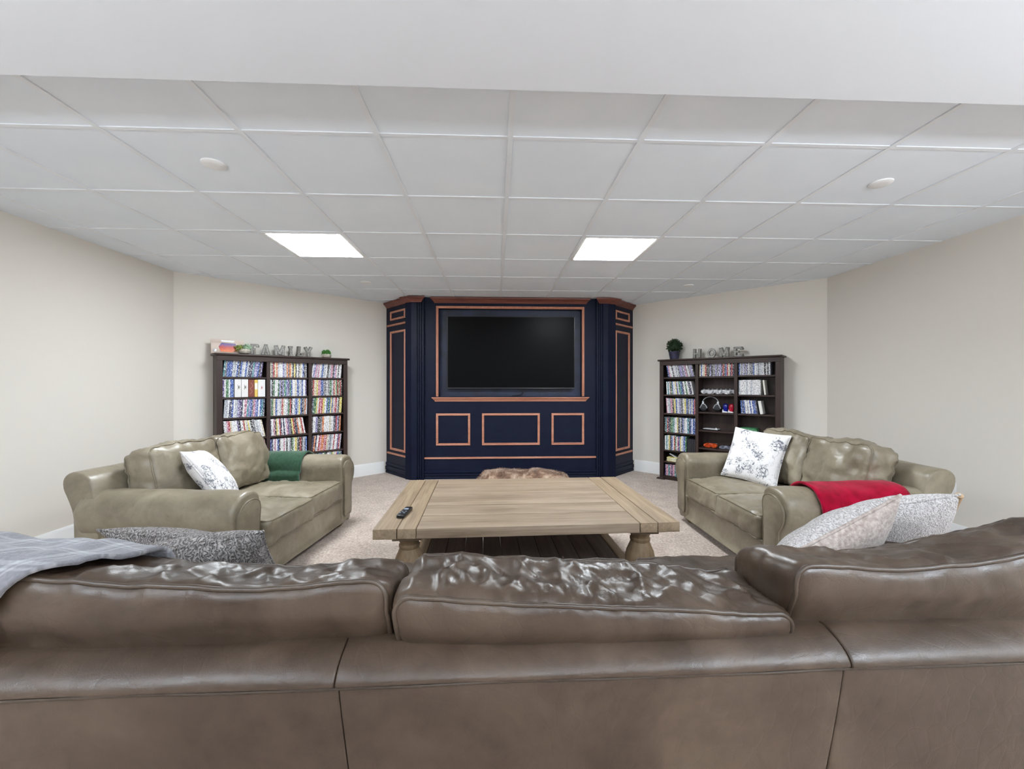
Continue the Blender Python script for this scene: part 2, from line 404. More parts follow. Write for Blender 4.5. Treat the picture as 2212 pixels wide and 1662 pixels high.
for i in range(-6, 6):
    for j in range(-1, 8):
        if (i, j) in LIGHTS: continue
        x0, y0 = GX+i*T, GY+j*T
        sq = [Vector(p) for p in ((x0+g, y0+g), (x0+T-g, y0+g), (x0+T-g, y0+T-g), (x0+g, y0+T-g))]
        pl = clip(sq, PLN)
        if len(pl) < 3 or area(pl) < 0.002: continue
        if area(pl) > area(sq)*0.9999:
            if tile_me is None:
                mb = MB(); h = T/2-g
                mb.box(-h, -h, 0, h, h, 0.02)
                o = mb.build('ceiling_tile', 'tile', ceil, bevel=0.002, seg=1); tile_me = o.data
            else:
                o = bpy.data.objects.new('ceiling_tile', tile_me); COL.objects.link(o); o.parent = ceil
            o.location = (x0+T/2, y0+T/2, CH+0.004)
        else:
            MB().prism(pl, CH+0.004, CH+0.024).build('ceiling_tile', 'tile', ceil)
for i in range(-5, 7):
    x = GX+i*T
    pl = clip([Vector(p) for p in ((x-0.0125, SOFF-0.02), (x+0.0125, SOFF-0.02), (x+0.0125, 6), (x-0.0125, 6))], PLN)
    if len(pl) > 2 and area(pl) > 0.001: MB().prism(pl, CH-0.002, CH+0.006).build('grid_runner', 'grid', ceil)
for j in range(0, 8):
    y = GY+j*T
    for i in range(-6, 6):
        x0 = GX+i*T+0.0125; x1 = GX+(i+1)*T-0.0125
        pl = clip([Vector(p) for p in ((x0, y-0.011), (x1, y-0.011), (x1, y+0.011), (x0, y+0.011))], PLN)
        if len(pl) > 2 and area(pl) > 0.0005: MB().prism(pl, CH+0.0, CH+0.006).build('cross_tee', 'grid', ceil)
for nm, (i, j), lab in (('a', (-3, 3), 'square lit light panel in the tiled ceiling, on the FAMILY bookcase side'), ('b', (1, 3), 'square lit light panel in the tiled ceiling, on the HOME bookcase side')):
    x0, y0 = GX+i*T, GY+j*T
    t = empty('ceiling_light', (x0+T/2, y0+T/2, CH), 0, lab, 'ceiling light', 'ceiling light panels')
    h = T/2-0.0125; q = h-0.018
    f = MB()
    for a in ((-h, -h, h, -q), (-h, q, h, h), (-h, -q, -q, q), (q, -q, h, q)): f.box(a[0], a[1], -0.003, a[2], a[3], 0.022)
    f.build('light_frame', 'lightframe', t, bevel=0.002, seg=1)
    B(-q, -q, 0.004, q, q, 0.014).build('diffuser', 'diffuser', t)
for (x, y), where in (((-1.456, 2.162), 'nearer the soffit on the left side'), ((2.182, 2.213), 'nearer the soffit on the right side'), ((-1.445, 4.597), 'close to the left bookcase wall'), ((2.223, 4.589), 'close to the right bookcase wall')):
    o = MB().lathe([(0.0, -0.010), (0.030, -0.0095), (0.050, -0.007), (0.056, -0.003), (0.056, 0.004), (0, 0.004)], 28).build('ceiling_cover', 'lightframe', smooth=0.5)
    o.location = (x, y, CH+0.001)
    tag(o, 'small round white cover in a ceiling tile, '+where, 'cover disc', 'round ceiling covers')
# wall outlet
t = empty('wall_outlet', (XR-0.001, 3.02, 0.42), 0, 'white outlet plate low on the right wall behind the loveseat', 'outlet')
B(-0.006, -0.038, -0.06, 0, 0.038, 0.06).build('cover_plate', 'outlet', t, bevel=0.003)
for z in (0.026, -0.026):
    so = B(-0.009, -0.017, z-0.017, -0.005, 0.017, z+0.017).build('socket', 'outlet', t, bevel=0.004)
    for yy in (-0.007, 0.007): B(-0.0095, yy-0.0015, z-0.006, -0.0085, yy+0.0015, z+0.008).build('slot', 'slot', so)

# ------------------------------------------------------------------ navy media wall
UX0, UX1, UY = -0.924, 1.332, 5.34
UC = (UX0+UX1)/2
unit = empty('media_wall', (UC, UY, 0), 0, 'navy panelled media wall with copper coloured strips holding the television', 'media wall')
def up(o):   # world coordinates -> unit's own
    o.parent = unit; o.data.transform(Matrix.Translation((-UC, -UY, 0))); return o
NX0, NX1, NZ0, NZ1 = -0.742, 1.148, 1.075, 2.232
f = MB()
f.box(UX0, UY, 0, UX1, UY+0.10, NZ0); f.box(UX0, UY, NZ1, UX1, UY+0.10, CH-0.004)
f.box(UX0, UY, NZ0, NX0, UY+0.10, NZ1); f.box(NX1, UY, NZ0, UX1, UY+0.10, NZ1)
up(f.build('center_panel', 'navy'))
up(B(NX0-0.02, UY+0.095, NZ0-0.02, NX1+0.02, UY+0.13, NZ1+0.02).build('niche_back', 'niche'))
def strip_profile(w, d): return [(0, 0), (d*0.55, 0.0), (d, w*0.22), (d*0.8, w*0.5), (d, w*0.78), (d*0.55, w), (0, w)]
def rect_frame(mb, x0, z0, x1, z1, w, d, tf, sides='blrt'):
    """mitred frame in the plane: tf(u, out, z) -> xyz; outer size given"""
    pr = strip_profile(w, d)
    def seg(a, b, inn0, inn1):
        mb.rings([[tf(a[0]+inn0[0]*q, o, a[1]+inn0[1]*q) for o, q in pr], [tf(b[0]+inn1[0]*q, o, b[1]+inn1[1]*q) for o, q in pr]])
    if 'b' in sides: seg((x0, z0), (x1, z0), (1, 1), (-1, 1))
    if 't' in sides: seg((x0, z1), (x1, z1), (1, -1), (-1, -1))
    if 'l' in sides: seg((x0, z0), (x0, z1), (1, 1 if 'b' in sides else 0), (1, -1))
    if 'r' in sides: seg((x1, z0), (x1, z1), (-1, 1 if 'b' in sides else 0), (-1, -1))
    return mb
ftf = lambda u, o, z: (u, UY-o, z)
def fr(name, x0, z0, x1, z1, w, d, tf):
    a = MB(); rect_frame(a, x0, z0, x1, z1, w, d, tf, 'bt'); b = MB(); rect_frame(b, x0, z0, x1, z1, w, d, tf, 'blrt')
    return b
up(rect_frame(MB(), -0.774, 1.075, 1.178, 2.262, 0.033, 0.022, ftf, 'lrt').build('screen_surround', 'copper_z', smooth=0.4))
for x0, x1 in ((-0.774, -0.328), (-0.176, 0.586), (0.740, 1.176)):
    up(rect_frame(MB(), x0, 0.437, x1, 0.857, 0.030, 0.018, ftf).build('panel_frame', 'copper', smooth=0.4))
def rail(x0, x1, z0, z1, d, tf):
    return MB().rings([[tf(u, o, z0+q) for o, q in strip_profile(z1-z0, d)] for u in (x0, x1)])
up(rail(UX0, UX1, 0.260, 0.285, 0.018, ftf).build('copper_rail', 'copper', smooth=0.4))
for z0, z1, d in ((0.0, 0.036, 0.016), (0.044, 0.078, 0.020), (0.084, 0.112, 0.026)):
    up(MB().prism([(0, z0), (d, z0), (d, z1-0.010), (d*0.5, z1), (0, z1)], UX0, UX1, lambda p, t: (t, UY-p[0], p[1])).build('base_board', 'navy', smooth=0.4))
LP = [(0, 1.013), (0.012, 1.013), (0.016, 1.025), (0.034, 1.043), (0.042, 1.055), (0.050, 1.058), (0.050, 1.072), (0, 1.072)]
up(sweep(MB(), [(-0.775, UY), (1.185, UY)], LP, 1, True).build('ledge', 'copper', smooth=0.4))
up(B(-0.825, UY-0.056, 1.070, 1.235, UY+0.01, 1.078).build('ledge_top', 'navy', bevel=0.002, seg=1))
CP = [(0, 2.300), (0.006, 2.300), (0.012, 2.314), (0.026, 2.330), (0.040, 2.344), (0.050, 2.350), (0.054, 2.370), (0, 2.370)]
up(sweep(MB(), [(-0.79, UY), (1.20, UY)], CP, 1, True).build('crown_moulding', 'crown', smooth=0.4))
NL = Vector((0.671, -0.742)); NR = Vector((-0.704, -0.710))
for s, W0, nrm in ((1, Vector((-1.545, 5.80)), NL), (-1, Vector((1.995, 5.785)), NR)):
    d = nrm.normalized(); out = Vector((-d.y, d.x))*(-1 if s > 0 else 1)          # outward from the side panel's face
    if s < 0: pass
    Lp = 0.66
    inner = W0+d*Lp
    # the panel face runs from the chamfer wall to the pilaster
    def tf(u, o, z, W0=W0, d=d, out=out): p = W0+d*u+out*o; return (p.x, p.y, z)
    up(MB().prism([W0-d*0.03, W0+d*Lp, W0+d*Lp-out*0.12, W0-d*0.03-out*0.02], 0, CH-0.004).build('side_panel', 'navy'))
    up(rect_frame(MB(), 0.145, 0.335, 0.555, 1.965, 0.030, 0.018, tf).build('panel_frame', 'copper_z', smooth=0.4))
    up(rect_frame(MB(), 0.145, 2.115, 0.545, 2.240, 0.026, 0.016, tf).build('panel_frame', 'copper', smooth=0.4))
    for z in (0.272, 2.038):
        up(rail(0.06, 0.575, z, z+0.026, 0.016, tf).build('copper_rail', 'copper', smooth=0.4))
    for z0, z1, dd in ((0.0, 0.036, 0.014), (0.044, 0.10, 0.018), (0.11, 0.15, 0.012)):
        up(MB().prism([(0, z0), (dd, z0), (dd, z1-0.010), (dd*0.5, z1), (0, z1)], 0.0, 0.60, lambda p, t: tf(t, p[0], p[1])).build('base_board', 'navy', smooth=0.4))
    cpath = [W0+d*0.03, W0+d*0.555]
    if s > 0: up(sweep(MB(), [tuple(p) for p in cpath], CP, -1 if out.dot(Vector((cpath[1]-cpath[0]).yx)*1) > 0 and False else (1 if Vector(((cpath[1]-cpath[0]).y, -(cpath[1]-cpath[0]).x)).dot(out) > 0 else -1), False).build('crown_moulding', 'crown', smooth=0.4))
    else: up(sweep(MB(), [tuple(p) for p in cpath], CP, 1 if Vector(((cpath[1]-cpath[0]).y, -(cpath[1]-cpath[0]).x)).dot(out) > 0 else -1, False).build('crown_moulding', 'crown', smooth=0.4))
    # pilaster: diagonal return, plain face, three flutes
    xi = UX0 if s > 0 else UX1; xc = -1.085 if s > 0 else 1.485; yf = 5.29
    pts = [Vector((xi, UY+0.06)), Vector((xi, yf))]
    w_ = abs(xc-xi); dirx = -1 if s > 0 else 1
    for q in (0.10, 0.27, 0.44):
        a = xi+dirx*w_*q; b = xi+dirx*w_*(q+0.11)
        pts += [Vector((a, yf)), Vector((a+dirx*0.004, yf+0.018)), Vector((b-dirx*0.004, yf+0.018)), Vector((b, yf))]
    pd = W0+d*0.585
    pts += [Vector((xc, yf)), pd+out*0.028, pd-out*0.05, Vector((xc, UY+0.06))]
    up(MB().prism(pts, 0, CH-0.004).build('pilaster', 'navy'))
    pk = [Vector((xi+dirx*0.035, yf)), Vector((xc, yf)), pd+out*0.028]
    sd = Vector(((pk[1]-pk[0]).y, -(pk[1]-pk[0]).x)); side = 1 if sd.y < 0 else -1
    up(sweep(MB(), [tuple(p) for p in pk], CP, side, True).build('crown_moulding', 'crown', smooth=0.4))

# ------------------------------------------------------------------ television
TX0, TX1, TZ0, TZ1 = -0.632, 1.054, 1.180, 2.137
tv = empty('television', ((TX0+TX1)/2, 5.40, TZ0), 0, 'large flat black television switched off, mounted in the navy niche', 'television')
hw, hh = (TX1-TX0)/2, TZ1-TZ0
B(-hw+0.01, -0.028, 0.01, hw-0.01, 0.0, hh-0.01).build('housing', 'black_plastic', tv, bevel=0.006)
f = MB(); b = 0.009
f.box(-hw, -0.042, 0, hw, -0.024, 0.016); f.box(-hw, -0.042, hh-b, hw, -0.024, hh); f.box(-hw, -0.042, 0.016, -hw+b, -0.024, hh-b); f.box(hw-b, -0.042, 0.016, hw, -0.024, hh-b)
f.build('bezel', 'bezel', tv, bevel=0.0015, seg=1)
B(-hw+b, -0.039, 0.016, hw-b, -0.025, hh-b).build('screen', 'screen', tv)
f = MB(); f.box(-0.30, 0.0, 0.25, 0.30, 0.035, 0.65); f.box(-0.25, 0.0, 0.10, -0.20, 0.034, 0.85); f.box(0.20, 0.0, 0.10, 0.25, 0.034, 0.85)
f.build('wall_bracket', 'black_plastic', tv)
MB().tube(smooth_open([(0.10, 0.02, 0.15), (0.11, 0.0, 0.02), (0.16, -0.02, -0.04), (0.12, -0.01, -0.085), (0.02, 0.0, -0.094)], 6), 0.005, 6).build('power_cable', 'black_plastic', tv, smooth=1.0)

# ------------------------------------------------------------------ bookcases
BW, BD, BH = 1.34, 0.22, 1.56
BAYS = [(0.052, 0.447), (0.487, 0.880), (0.920, 1.290)]
def bookcase(loc, rz, label, shelves):
    t = empty('bookcase', loc, rz, label, 'bookcase', 'dark wooden bookcases')
    B(0, -BD+0.018, 0, 0.02, 0, BH-0.02).build('side_panel', 'espresso', t, bevel=0.001, seg=1)
    B(BW-0.02, -BD+0.018, 0, BW, 0, BH-0.02).build('side_panel', 'espresso', t, bevel=0.001, seg=1)
    B(0.02, -0.008, 0.02, BW-0.02, 0, BH-0.02).build('back_panel', 'espresso', t)
    B(-0.022, -BD-0.02, BH-0.022, BW+0.022, 0.008, BH).build('top_board', 'espresso_x', t, bevel=0.006)
    B(0, -BD, BH-0.075, BW, -BD+0.018, BH-0.022).build('top_rail', 'espresso_x', t, bevel=0.002, seg=1)
    for a, b in ((0, 0.05), (0.449, 0.485), (0.882, 0.918), (BW-0.048, BW)):
        B(a, -BD, 0.0, b, -BD+0.018, BH-0.075).build('stile', 'espresso', t, bevel=0.002, seg=1)
    for a in (0.458, 0.891): B(a, -BD+0.018, 0.05, a+0.018, -0.008, BH-0.022).build('divider', 'espresso', t)
    for (x0, x1), zs in zip(BAYS, shelves):
        for z in zs: B(x0-0.03 if x0 < 0.1 else x0-0.010, -BD+0.024, z-0.018, x1+(0.026 if x1 > 1.2 else 0.010), -0.008, z).build('shelf', 'espresso_x', t)
    f = MB(); f.box(0.05, -BD+0.004, 0.0, BW-0.048, -BD+0.016, 0.045); f.build('kick_board', 'espresso_x', t)
    for x in (-0.02, BW-0.06): MB().prism([(-0.015, 0), (0.095, 0), (0.08, 0.022), (0.0, 0.022)], -BD-0.028, -BD, lambda p, q, x=x: (x+p[0], q, p[1])).build('plinth_foot', 'espresso_x', t)
    return t
ZL = [1.315, 1.100, 0.885, 0.660, 0.435, 0.220, 0.050]
ZR = [[1.327, 1.103, 0.861, 0.614, 0.384, 0.235, 0.050], [1.335, 1.115, 0.898, 0.675, 0.457, 0.240, 0.050], [1.342, 1.117, 0.897, 0.675, 0.450, 0.240, 0.050]]
AL = math.atan2(0.671, 0.742); AR = math.atan2(-0.7055, 0.7087)
dL = Vector((0.742, 0.671)); dR = Vector((0.7087, -0.7055)); nL = Vector((0.671, -0.742)); nR = Vector((-0.7055, -0.7087))
pL = CL0+dL*0.319+nL*0.026; pR = Vector((3.559, 4.195))+dR*(-1.737)+nR*0.026
bcL = bookcase((pL.x, pL.y, 0), AL, 'dark brown three bay bookcase full of disc cases under the FAMILY letters', [ZL, ZL, ZL])
bcR = bookcase((pR.x, pR.y, 0), AR, 'dark brown three bay bookcase partly empty under the HOME letters', ZR)
FL, FR = frame((pL.x, pL.y, 0), AL), frame((pR.x, pR.y, 0), AR)

# ------------------------------------------------------------------ disc cases and books
PAL = {'white': '#e9e8ea', 'silver': '#b9bdc6', 'blue': '#2453a6', 'navy': '#1e2650', 'lavender': '#8b86b8', 'black': '#1d1c20', 'red': '#b02a30',
       'pink': '#c98aa0', 'orange': '#d67a3c', 'yellow': '#d8c860', 'green': '#3f7a4c', 'teal': '#3a8a94', 'grey': '#74757c', 'brown': '#6b4a3a', 'cream': '#d9cdb0', 'purple': '#55407e'}
ORD = 'first second third fourth fifth sixth seventh eighth ninth tenth eleventh twelfth thirteenth fourteenth fifteenth sixteenth seventeenth eighteenth nineteenth twentieth twenty-first twenty-second twenty-third twenty-fourth twenty-fifth twenty-sixth twenty-seventh twenty-eighth twenty-ninth thirtieth thirty-first thirty-second thirty-third thirty-fourth'.split()
COOL = ['white']*4+['silver']*2+['blue']*4+['navy']*3+['lavender']*3+['black']*2+['green', 'teal', 'cream', 'pink', 'purple', 'grey']
MIX = ['white']*4+['black']*3+['red']*2+['blue']*2+['grey']*2+['silver']*2+['lavender', 'navy', 'yellow', 'pink', 'orange', 'green', 'cream']
WARM = ['white']*5+['red']*3+['pink']*2+['orange']+['navy']*2+['silver']*2+['black']*3+['cream']*2+['grey', 'navy', 'yellow', 'purple']
PALE = ['white']*6+['silver']*6+['grey']*4+['lavender']*3+['black']*2+['pink', 'blue']
BLUE = ['blue']*8+['navy']*3+['white']*2+['teal']*2+['silver']
BRIGHT = ['white']*3+['blue']*4+['green']*3+['teal']*3+['yellow']*2+['navy']*2+['red', 'silver', 'black']
MONO = ['white']*8+['silver']*2
TEALP = ['teal']*3+['pink']*3+['purple']*2+['navy']
rows = []
BAYN = ('left', 'middle', 'right')
def row(F, case, bay, shelf, z, x0, x1, pal, lean0, lean1, h=(0.186, 0.192), depth=0.136, th=(0.0135, 0.0145, 0.0145, 0.0145, 0.015, 0.015, 0.022), front=0.186, what='disc case', name='disc_case'):
    rnd = random.Random(hash((case, bay, shelf)) % 1000 if False else (len(rows)*13+5))
    x = x0; n = 0; items = []; last = None
    while True:
        c = rnd.choice(pal); t = rnd.choice(th); hh_ = rnd.uniform(*h); a = R(lean0+(lean1-lean0)*((x-x0)/max(0.01, x1-x0))+rnd.uniform(-0.4, 0.4))
        if a < 0 and n == 0: x += 0.0
        adv = t/math.cos(a)+0.0006
        foot = x
        # lowest corner sits on the shelf; the next case stands against this one
        top = hh_*math.sin(a)
        if foot+adv+max(0, top) > x1 or foot+min(0, top) < BAYS[BAYN.index(bay)][0]-0.001 and n == 0 and a < 0 and foot < x0: break
        zc = z+0.0008+(abs(math.sin(a))*t)
        fr_ = -front+rnd.uniform(-0.004, 0.004)
        items.append((foot, zc, fr_, t, hh_, a, c)); x += adv; n += 1
    for i, it in enumerate(items):
        rows.append(dict(F=F, case=case, bay=bay, shelf=shelf, i=i, it=it, depth=depth, what=what, name=name))
SH = ('top', 'second', 'third', 'fourth', 'fifth', 'sixth', 'bottom')
A_, B_ = 'FAMILY', 'HOME'
b0, b1, b2 = BAYS
row(FL, A_, 'left', 0, ZL[0], b0[0]+0.004, b0[1]-0.004, COOL, 5, 7)
row(FL, A_, 'middle', 0, ZL[0], b1[0]+0.002, b1[1], MIX, 0, 1)
row(FL, A_, 'right', 0, ZL[0], b2[0]+0.002, b2[1], PALE, 8, 4)
row(FL, A_, 'left', 1, ZL[1], b0[0]+0.002, b0[0]+0.100, COOL, 0, 0)
row(FL, A_, 'middle', 1, ZL[1], b1[0]+0.002, b1[1], COOL, 1, 0)
row(FL, A_, 'right', 1, ZL[1], b2[0]+0.002, b2[1], MIX, 1, 0)
row(FL, A_, 'left', 2, ZL[2], b0[0]+0.010, b0[1]-0.004, COOL, 3, 3)
row(FL, A_, 'middle', 2, ZL[2], b1[0]+0.002, b1[1], MIX, 1, 1)
row(FL, A_, 'right', 2, ZL[2], b2[0]+0.004, b2[1], MIX, 4, 3)
row(FL, A_, 'left', 3, ZL[3], b0[0]+0.020, b0[1], WARM, -4, -12)
row(FL, A_, 'middle', 3, ZL[3], b1[0]+0.002, b1[1]-0.02, WARM, -1, -10)
row(FL, A_, 'right', 3, ZL[3], b2[0]+0.002, b2[1]-0.01, MIX, 2, 2)
row(FL, A_, 'left', 4, ZL[4], b0[0]+0.002, b0[1], WARM, 0, 0)
row(FL, A_, 'middle', 4, ZL[4], b1[0]+0.002, b1[1], MIX, 0, 0)
row(FL, A_, 'right', 4, ZL[4], b2[0]+0.004, b2[1], WARM, 6, 6)
row(FL, A_, 'right', 5, ZL[5], b2[0]+0.004, b2[1], BRIGHT, 0, 0)
row(FR, B_, 'left', 0, ZR[0][0], b0[0]+0.052, b0[1]-0.002, PALE+['orange', 'yellow', 'blue'], -11, -15, (0.150, 0.158))
row(FR, B_, 'middle', 0, ZR[1][0], b1[0]+0.002, b1[1]-0.003, ['grey', 'red', 'red', 'teal', 'white', 'cream', 'blue', 'navy', 'lavender', 'black'], 0, 0, (0.158, 0.166))
row(FR, B_, 'right', 0, ZR[2][0], b2[0]+0.004, b2[1]-0.045, PALE, 0, 0, (0.140, 0.158), th=(0.010, 0.011, 0.0145))
row(FR, B_, 'left', 1, ZR[0][1], b0[0]+0.030, b0[1]-0.010, BRIGHT+['blue', 'brown', 'cream'], -3, -13, (0.165, 0.172))
row(FR, B_, 'right', 1, ZR[2][1], b2[0]+0.004, b2[0]+0.235, MONO, 0, 0, (0.168, 0.172))
row(FR, B_, 'left', 2, ZR[0][2], b0[0]+0.030, b0[1]-0.004, MIX+['yellow', 'cream'], -4, 0, (0.186, 0.200))
row(FR, B_, 'right', 2, ZR[2][2], b2[0]+0.030, b2[0]+0.215, BLUE, -4, -9, (0.148, 0.156))
row(FR, B_, 'left', 3, ZR[0][3], b0[0]+0.002, b0[1]-0.002, BRIGHT, 0, 0, (0.188, 0.198))
row(FR, B_, 'left', 4, ZR[0][4], b0[0]+0.002, b0[0]+0.285, BRIGHT+['red', 'white'], 0, 0, (0.176, 0.192))
row(FR, B_, 'left', 6, ZR[0][6], b0[0]+0.006, b0[1]-0.05, TEALP, 0, 0, (0.130, 0.150), th=(0.015, 0.022, 0.027))
camp = Vector((0, 0, 1.235))
for r_ in rows:
    foot, zc, fr_, t, hh_, a, c = r_['it']
    p = r_['F'] @ Vector((foot, fr_, zc+hh_/2)); hid = 0.25 if (r_['case'] == A_ and ((r_['shelf'] >= 4 and r_['bay'] == 'left') or r_['shelf'] == 5)) or r_['shelf'] == 6 else 1.0
    r_['size'] = t*hh_/(p-camp).length_squared*hid
order = sorted(range(len(rows)), key=lambda i: -rows[i]['size'])
single = set(order[:286])
cm = MB(); cm.box(0, 0, 0, 1, 1, 1); proto = cm.build('disc_case', 'spine'); case_me = proto.data; bpy.data.objects.remove(proto)
rest_v, rest_f, rest_c = [], [], []
for i, r_ in enumerate(rows):
    foot, zc, fr_, t, hh_, a, c = r_['it']
    rot = Matrix.Rotation(a, 4, 'Y')
    m = r_['F'] @ Matrix.Translation((foot, fr_, zc)) @ rot @ Matrix.Diagonal((t, r_['depth'], hh_, 1))
    if i in single:
        o = bpy.data.objects.new('disc_case', case_me); COL.objects.link(o); o.matrix_world = m; o.color = lin(PAL[c])
        tag(o, '%s disc case, %s from left, %s shelf of %s bay, bookcase under %s letters' % (c, ORD[r_['i']], SH[r_['shelf']], r_['bay'], r_['case']), 'disc case', 'disc cases on the bookcases')
    else:
        vs = [m @ v.co for v in case_me.vertices]; k0 = len(rest_v); rest_v += [tuple(q) for q in vs]
        for p in case_me.polygons: rest_f.append(tuple(k0+q for q in p.vertices))
        rest_c += [lin(PAL[c])]*len(vs)
me = bpy.data.meshes.new('disc_cases'); me.from_pydata(rest_v, [], rest_f); me.update()
ca = me.color_attributes.new('col', 'FLOAT_COLOR', 'POINT')
for i, c in enumerate(rest_c): ca.data[i].color = c
me.materials.append(M['spine_rest']); o = bpy.data.objects.new('disc_cases', me); COL.objects.link(o)
tag(o, 'remaining thin disc cases filling gaps in the rows of both bookcases', 'disc cases', None, 'stuff')
# the large box sets on the second shelf
def set_on(F, name, x, z, t, h, colour, label, parts=(), depth=0.14, front=0.190, lean=0.0, cat='box set', group=None):
    e = bpy.data.objects.new(name, None); COL.objects.link(e)
    e.matrix_world = F @ Matrix.Translation((x, -front, z+0.0008)) @ Matrix.Rotation(lean, 4, 'Y'); tag(e, label, cat, group)
    o = B(0, 0, 0, t, depth, h).build('slipcase', 'card', e, bevel=0.0015, seg=1); o.color = lin(colour)
    for nm, mb, col in parts:
        q = mb.build(nm, 'card', e); q.color = lin(col)
    return e
def emblem(cx, cz, s):
    mb = MB()
    for k_ in range(5):
        a0 = R(-100+50*k_); 
        pts = [(cx+s*0.25*math.cos(a0-0.5), cz+s*0.25*math.sin(a0-0.5)), (cx+s*math.cos(a0), cz+s*1.25*math.sin(a0)), (cx+s*0.25*math.cos(a0+0.5), cz+s*0.25*math.sin(a0+0.5)), (cx, cz)]
        mb.prism(pts, -0.0012, 0.0005, lambda p, q: (p[0], q, p[1]))
    return mb
zz = ZL[1]
set_on(FL, 'box_set', 0.158, zz, 0.060, 0.190, '#e4e3e0', 'thick white box set with dark emblem, second shelf, left of two alike', [('emblem', emblem(0.034, 0.105, 0.026), '#4a4a38')], group='white emblem box sets')
set_on(FL, 'box_set', 0.2205, zz, 0.060, 0.190, '#e4e3e0', 'thick white box set with dark emblem, second shelf, beside brown box', [('emblem', emblem(0.030, 0.105, 0.026), '#4a4a38')], group='white emblem box sets')
sc_ = MB().tube(smooth_open([(0.015, -0.0005, 0.03), (0.035, -0.0005, 0.06), (0.018, -0.0005, 0.09), (0.040, -0.0005, 0.12), (0.022, -0.0005, 0.155)], 6), 0.0016, 5)
set_on(FL, 'box_set', 0.283, zz, 0.055, 0.188, '#7a3a2c', 'thick red brown box set with pale flourish on second shelf', [('flourish', sc_, '#c99a86')])
set_on(FL, 'box_set', 0.340, zz, 0.030, 0.186, '#d8b95a', 'yellow and white box set beside the red brown one', [('label_band', B(0.002, -0.0008, 0.08, 0.028, 0.0005, 0.15), '#efe8dc')])
set_on(FL, 'box_set', 0.372, zz, 0.070, 0.188, '#e6e4e4', 'white box set with red blot at right end of second shelf', [('blot', emblem(0.034, 0.10, 0.020), '#b0474c')])
# row ends on the other case
zr = ZR[2][1]
set_on(FR, 'box_set', b2[0]+0.262, zr, 0.016, 0.166, '#e8e4d8', 'single cream case leaning beside the white row under HOME', lean=R(-6))
for k_ in range(4):
    set_on(FR, 'box_set', 0.052+0.292+k_*0.024, ZR[0][4], 0.0225, 0.165, '#26262c', 'plain dark case, %s of four at the fifth shelf end, HOME bookcase' % ORD[k_], group='plain dark cases', cat='case')
set_on(FR, 'box_set', b2[0]+0.222, ZR[2][2], 0.030, 0.150, '#e9e7e2', 'white fronted case leaning at the end of the blue row', lean=R(-9))

# ------------------------------------------------------------------ gadgets on the right-hand bookcase
def place(o, F, x, y, z, rz=0.0, rx=0.0, ry=0.0):
    o.matrix_world = F @ Matrix.Translation((x, y, z)) @ Matrix.Rotation(rz, 4, 'Z') @ Matrix.Rotation(rx, 4, 'X') @ Matrix.Rotation(ry, 4, 'Y'); return o
PADOUT = [(0.0, 0.030), (0.020, 0.034), (0.045, 0.030), (0.068, 0.016), (0.078, -0.015), (0.076, -0.050), (0.062, -0.058), (0.046, -0.036), (0.026, -0.018)]
PADOUT = PADOUT+[(0.0, -0.016)]+[(-x, y) for x, y in reversed(PADOUT[1:])]
def gamepad(label, mat, group=None):
    e = bpy.data.objects.new('game_controller', None); COL.objects.link(e); tag(e, label, 'game controller', group)
    out = smooth_closed(PADOUT, 3); rings = []
    for q in range(-5, 6):
        ph = q/5*PI/2; s_ = 0.25+0.75*max(0.0, math.cos(ph))**0.6 if abs(q) < 5 else 0.25
        rings.append([(x*s_, y*s_, 0.026+0.024*math.sin(ph)+(0.0 if y > -0.02 else 0.12*(y+0.02))) for x, y in out])
    MB().rings(rings).build('shell', mat, e, smooth=1.2)
    for sx in (-0.030, 0.034):
        MB().lathe([(0.006, 0.0), (0.005, 0.010), (0.010, 0.012), (0.010, 0.016), (0.0, 0.016)], 12, (sx, 0.004 if sx > 0 else 0.010, 0.047)).build('thumb_stick', 'dark_pad' if mat != 'white_plastic' else 'chrome', e, smooth=0.6)
    f = MB()
    for k_ in range(4): f.lathe([(0.004, 0), (0.004, 0.004), (0, 0.005)], 8, (0.052+0.011*math.cos(k_*PI/2), 0.016+0.011*math.sin(k_*PI/2), 0.044))
    f.build('face_buttons', 'chrome', e, smooth=0.6)
    return e
zs = ZR[1][1]
for k_ in range(4):
    place(gamepad('white game controller, %s from left of four on the shelf above the headphones' % ORD[k_], 'white_plastic', 'white game controllers'), FR, b1[0]+0.055+0.098*k_, -0.112, zs+0.012, R(35), R(14), 0).scale = (0.86, 0.86, 0.86)
place(gamepad('orange game controller on the lowest visible shelf, middle bay', 'orange_gloss'), FR, b1[0]+0.115, -0.11, ZR[1][4]+0.006)
place(gamepad('grey camouflage game controller beside the orange one', 'camo'), FR, b1[0]+0.285, -0.11, ZR[1][4]+0.004, 0, 0, 0).scale = (0.9, 0.9, 0.7)
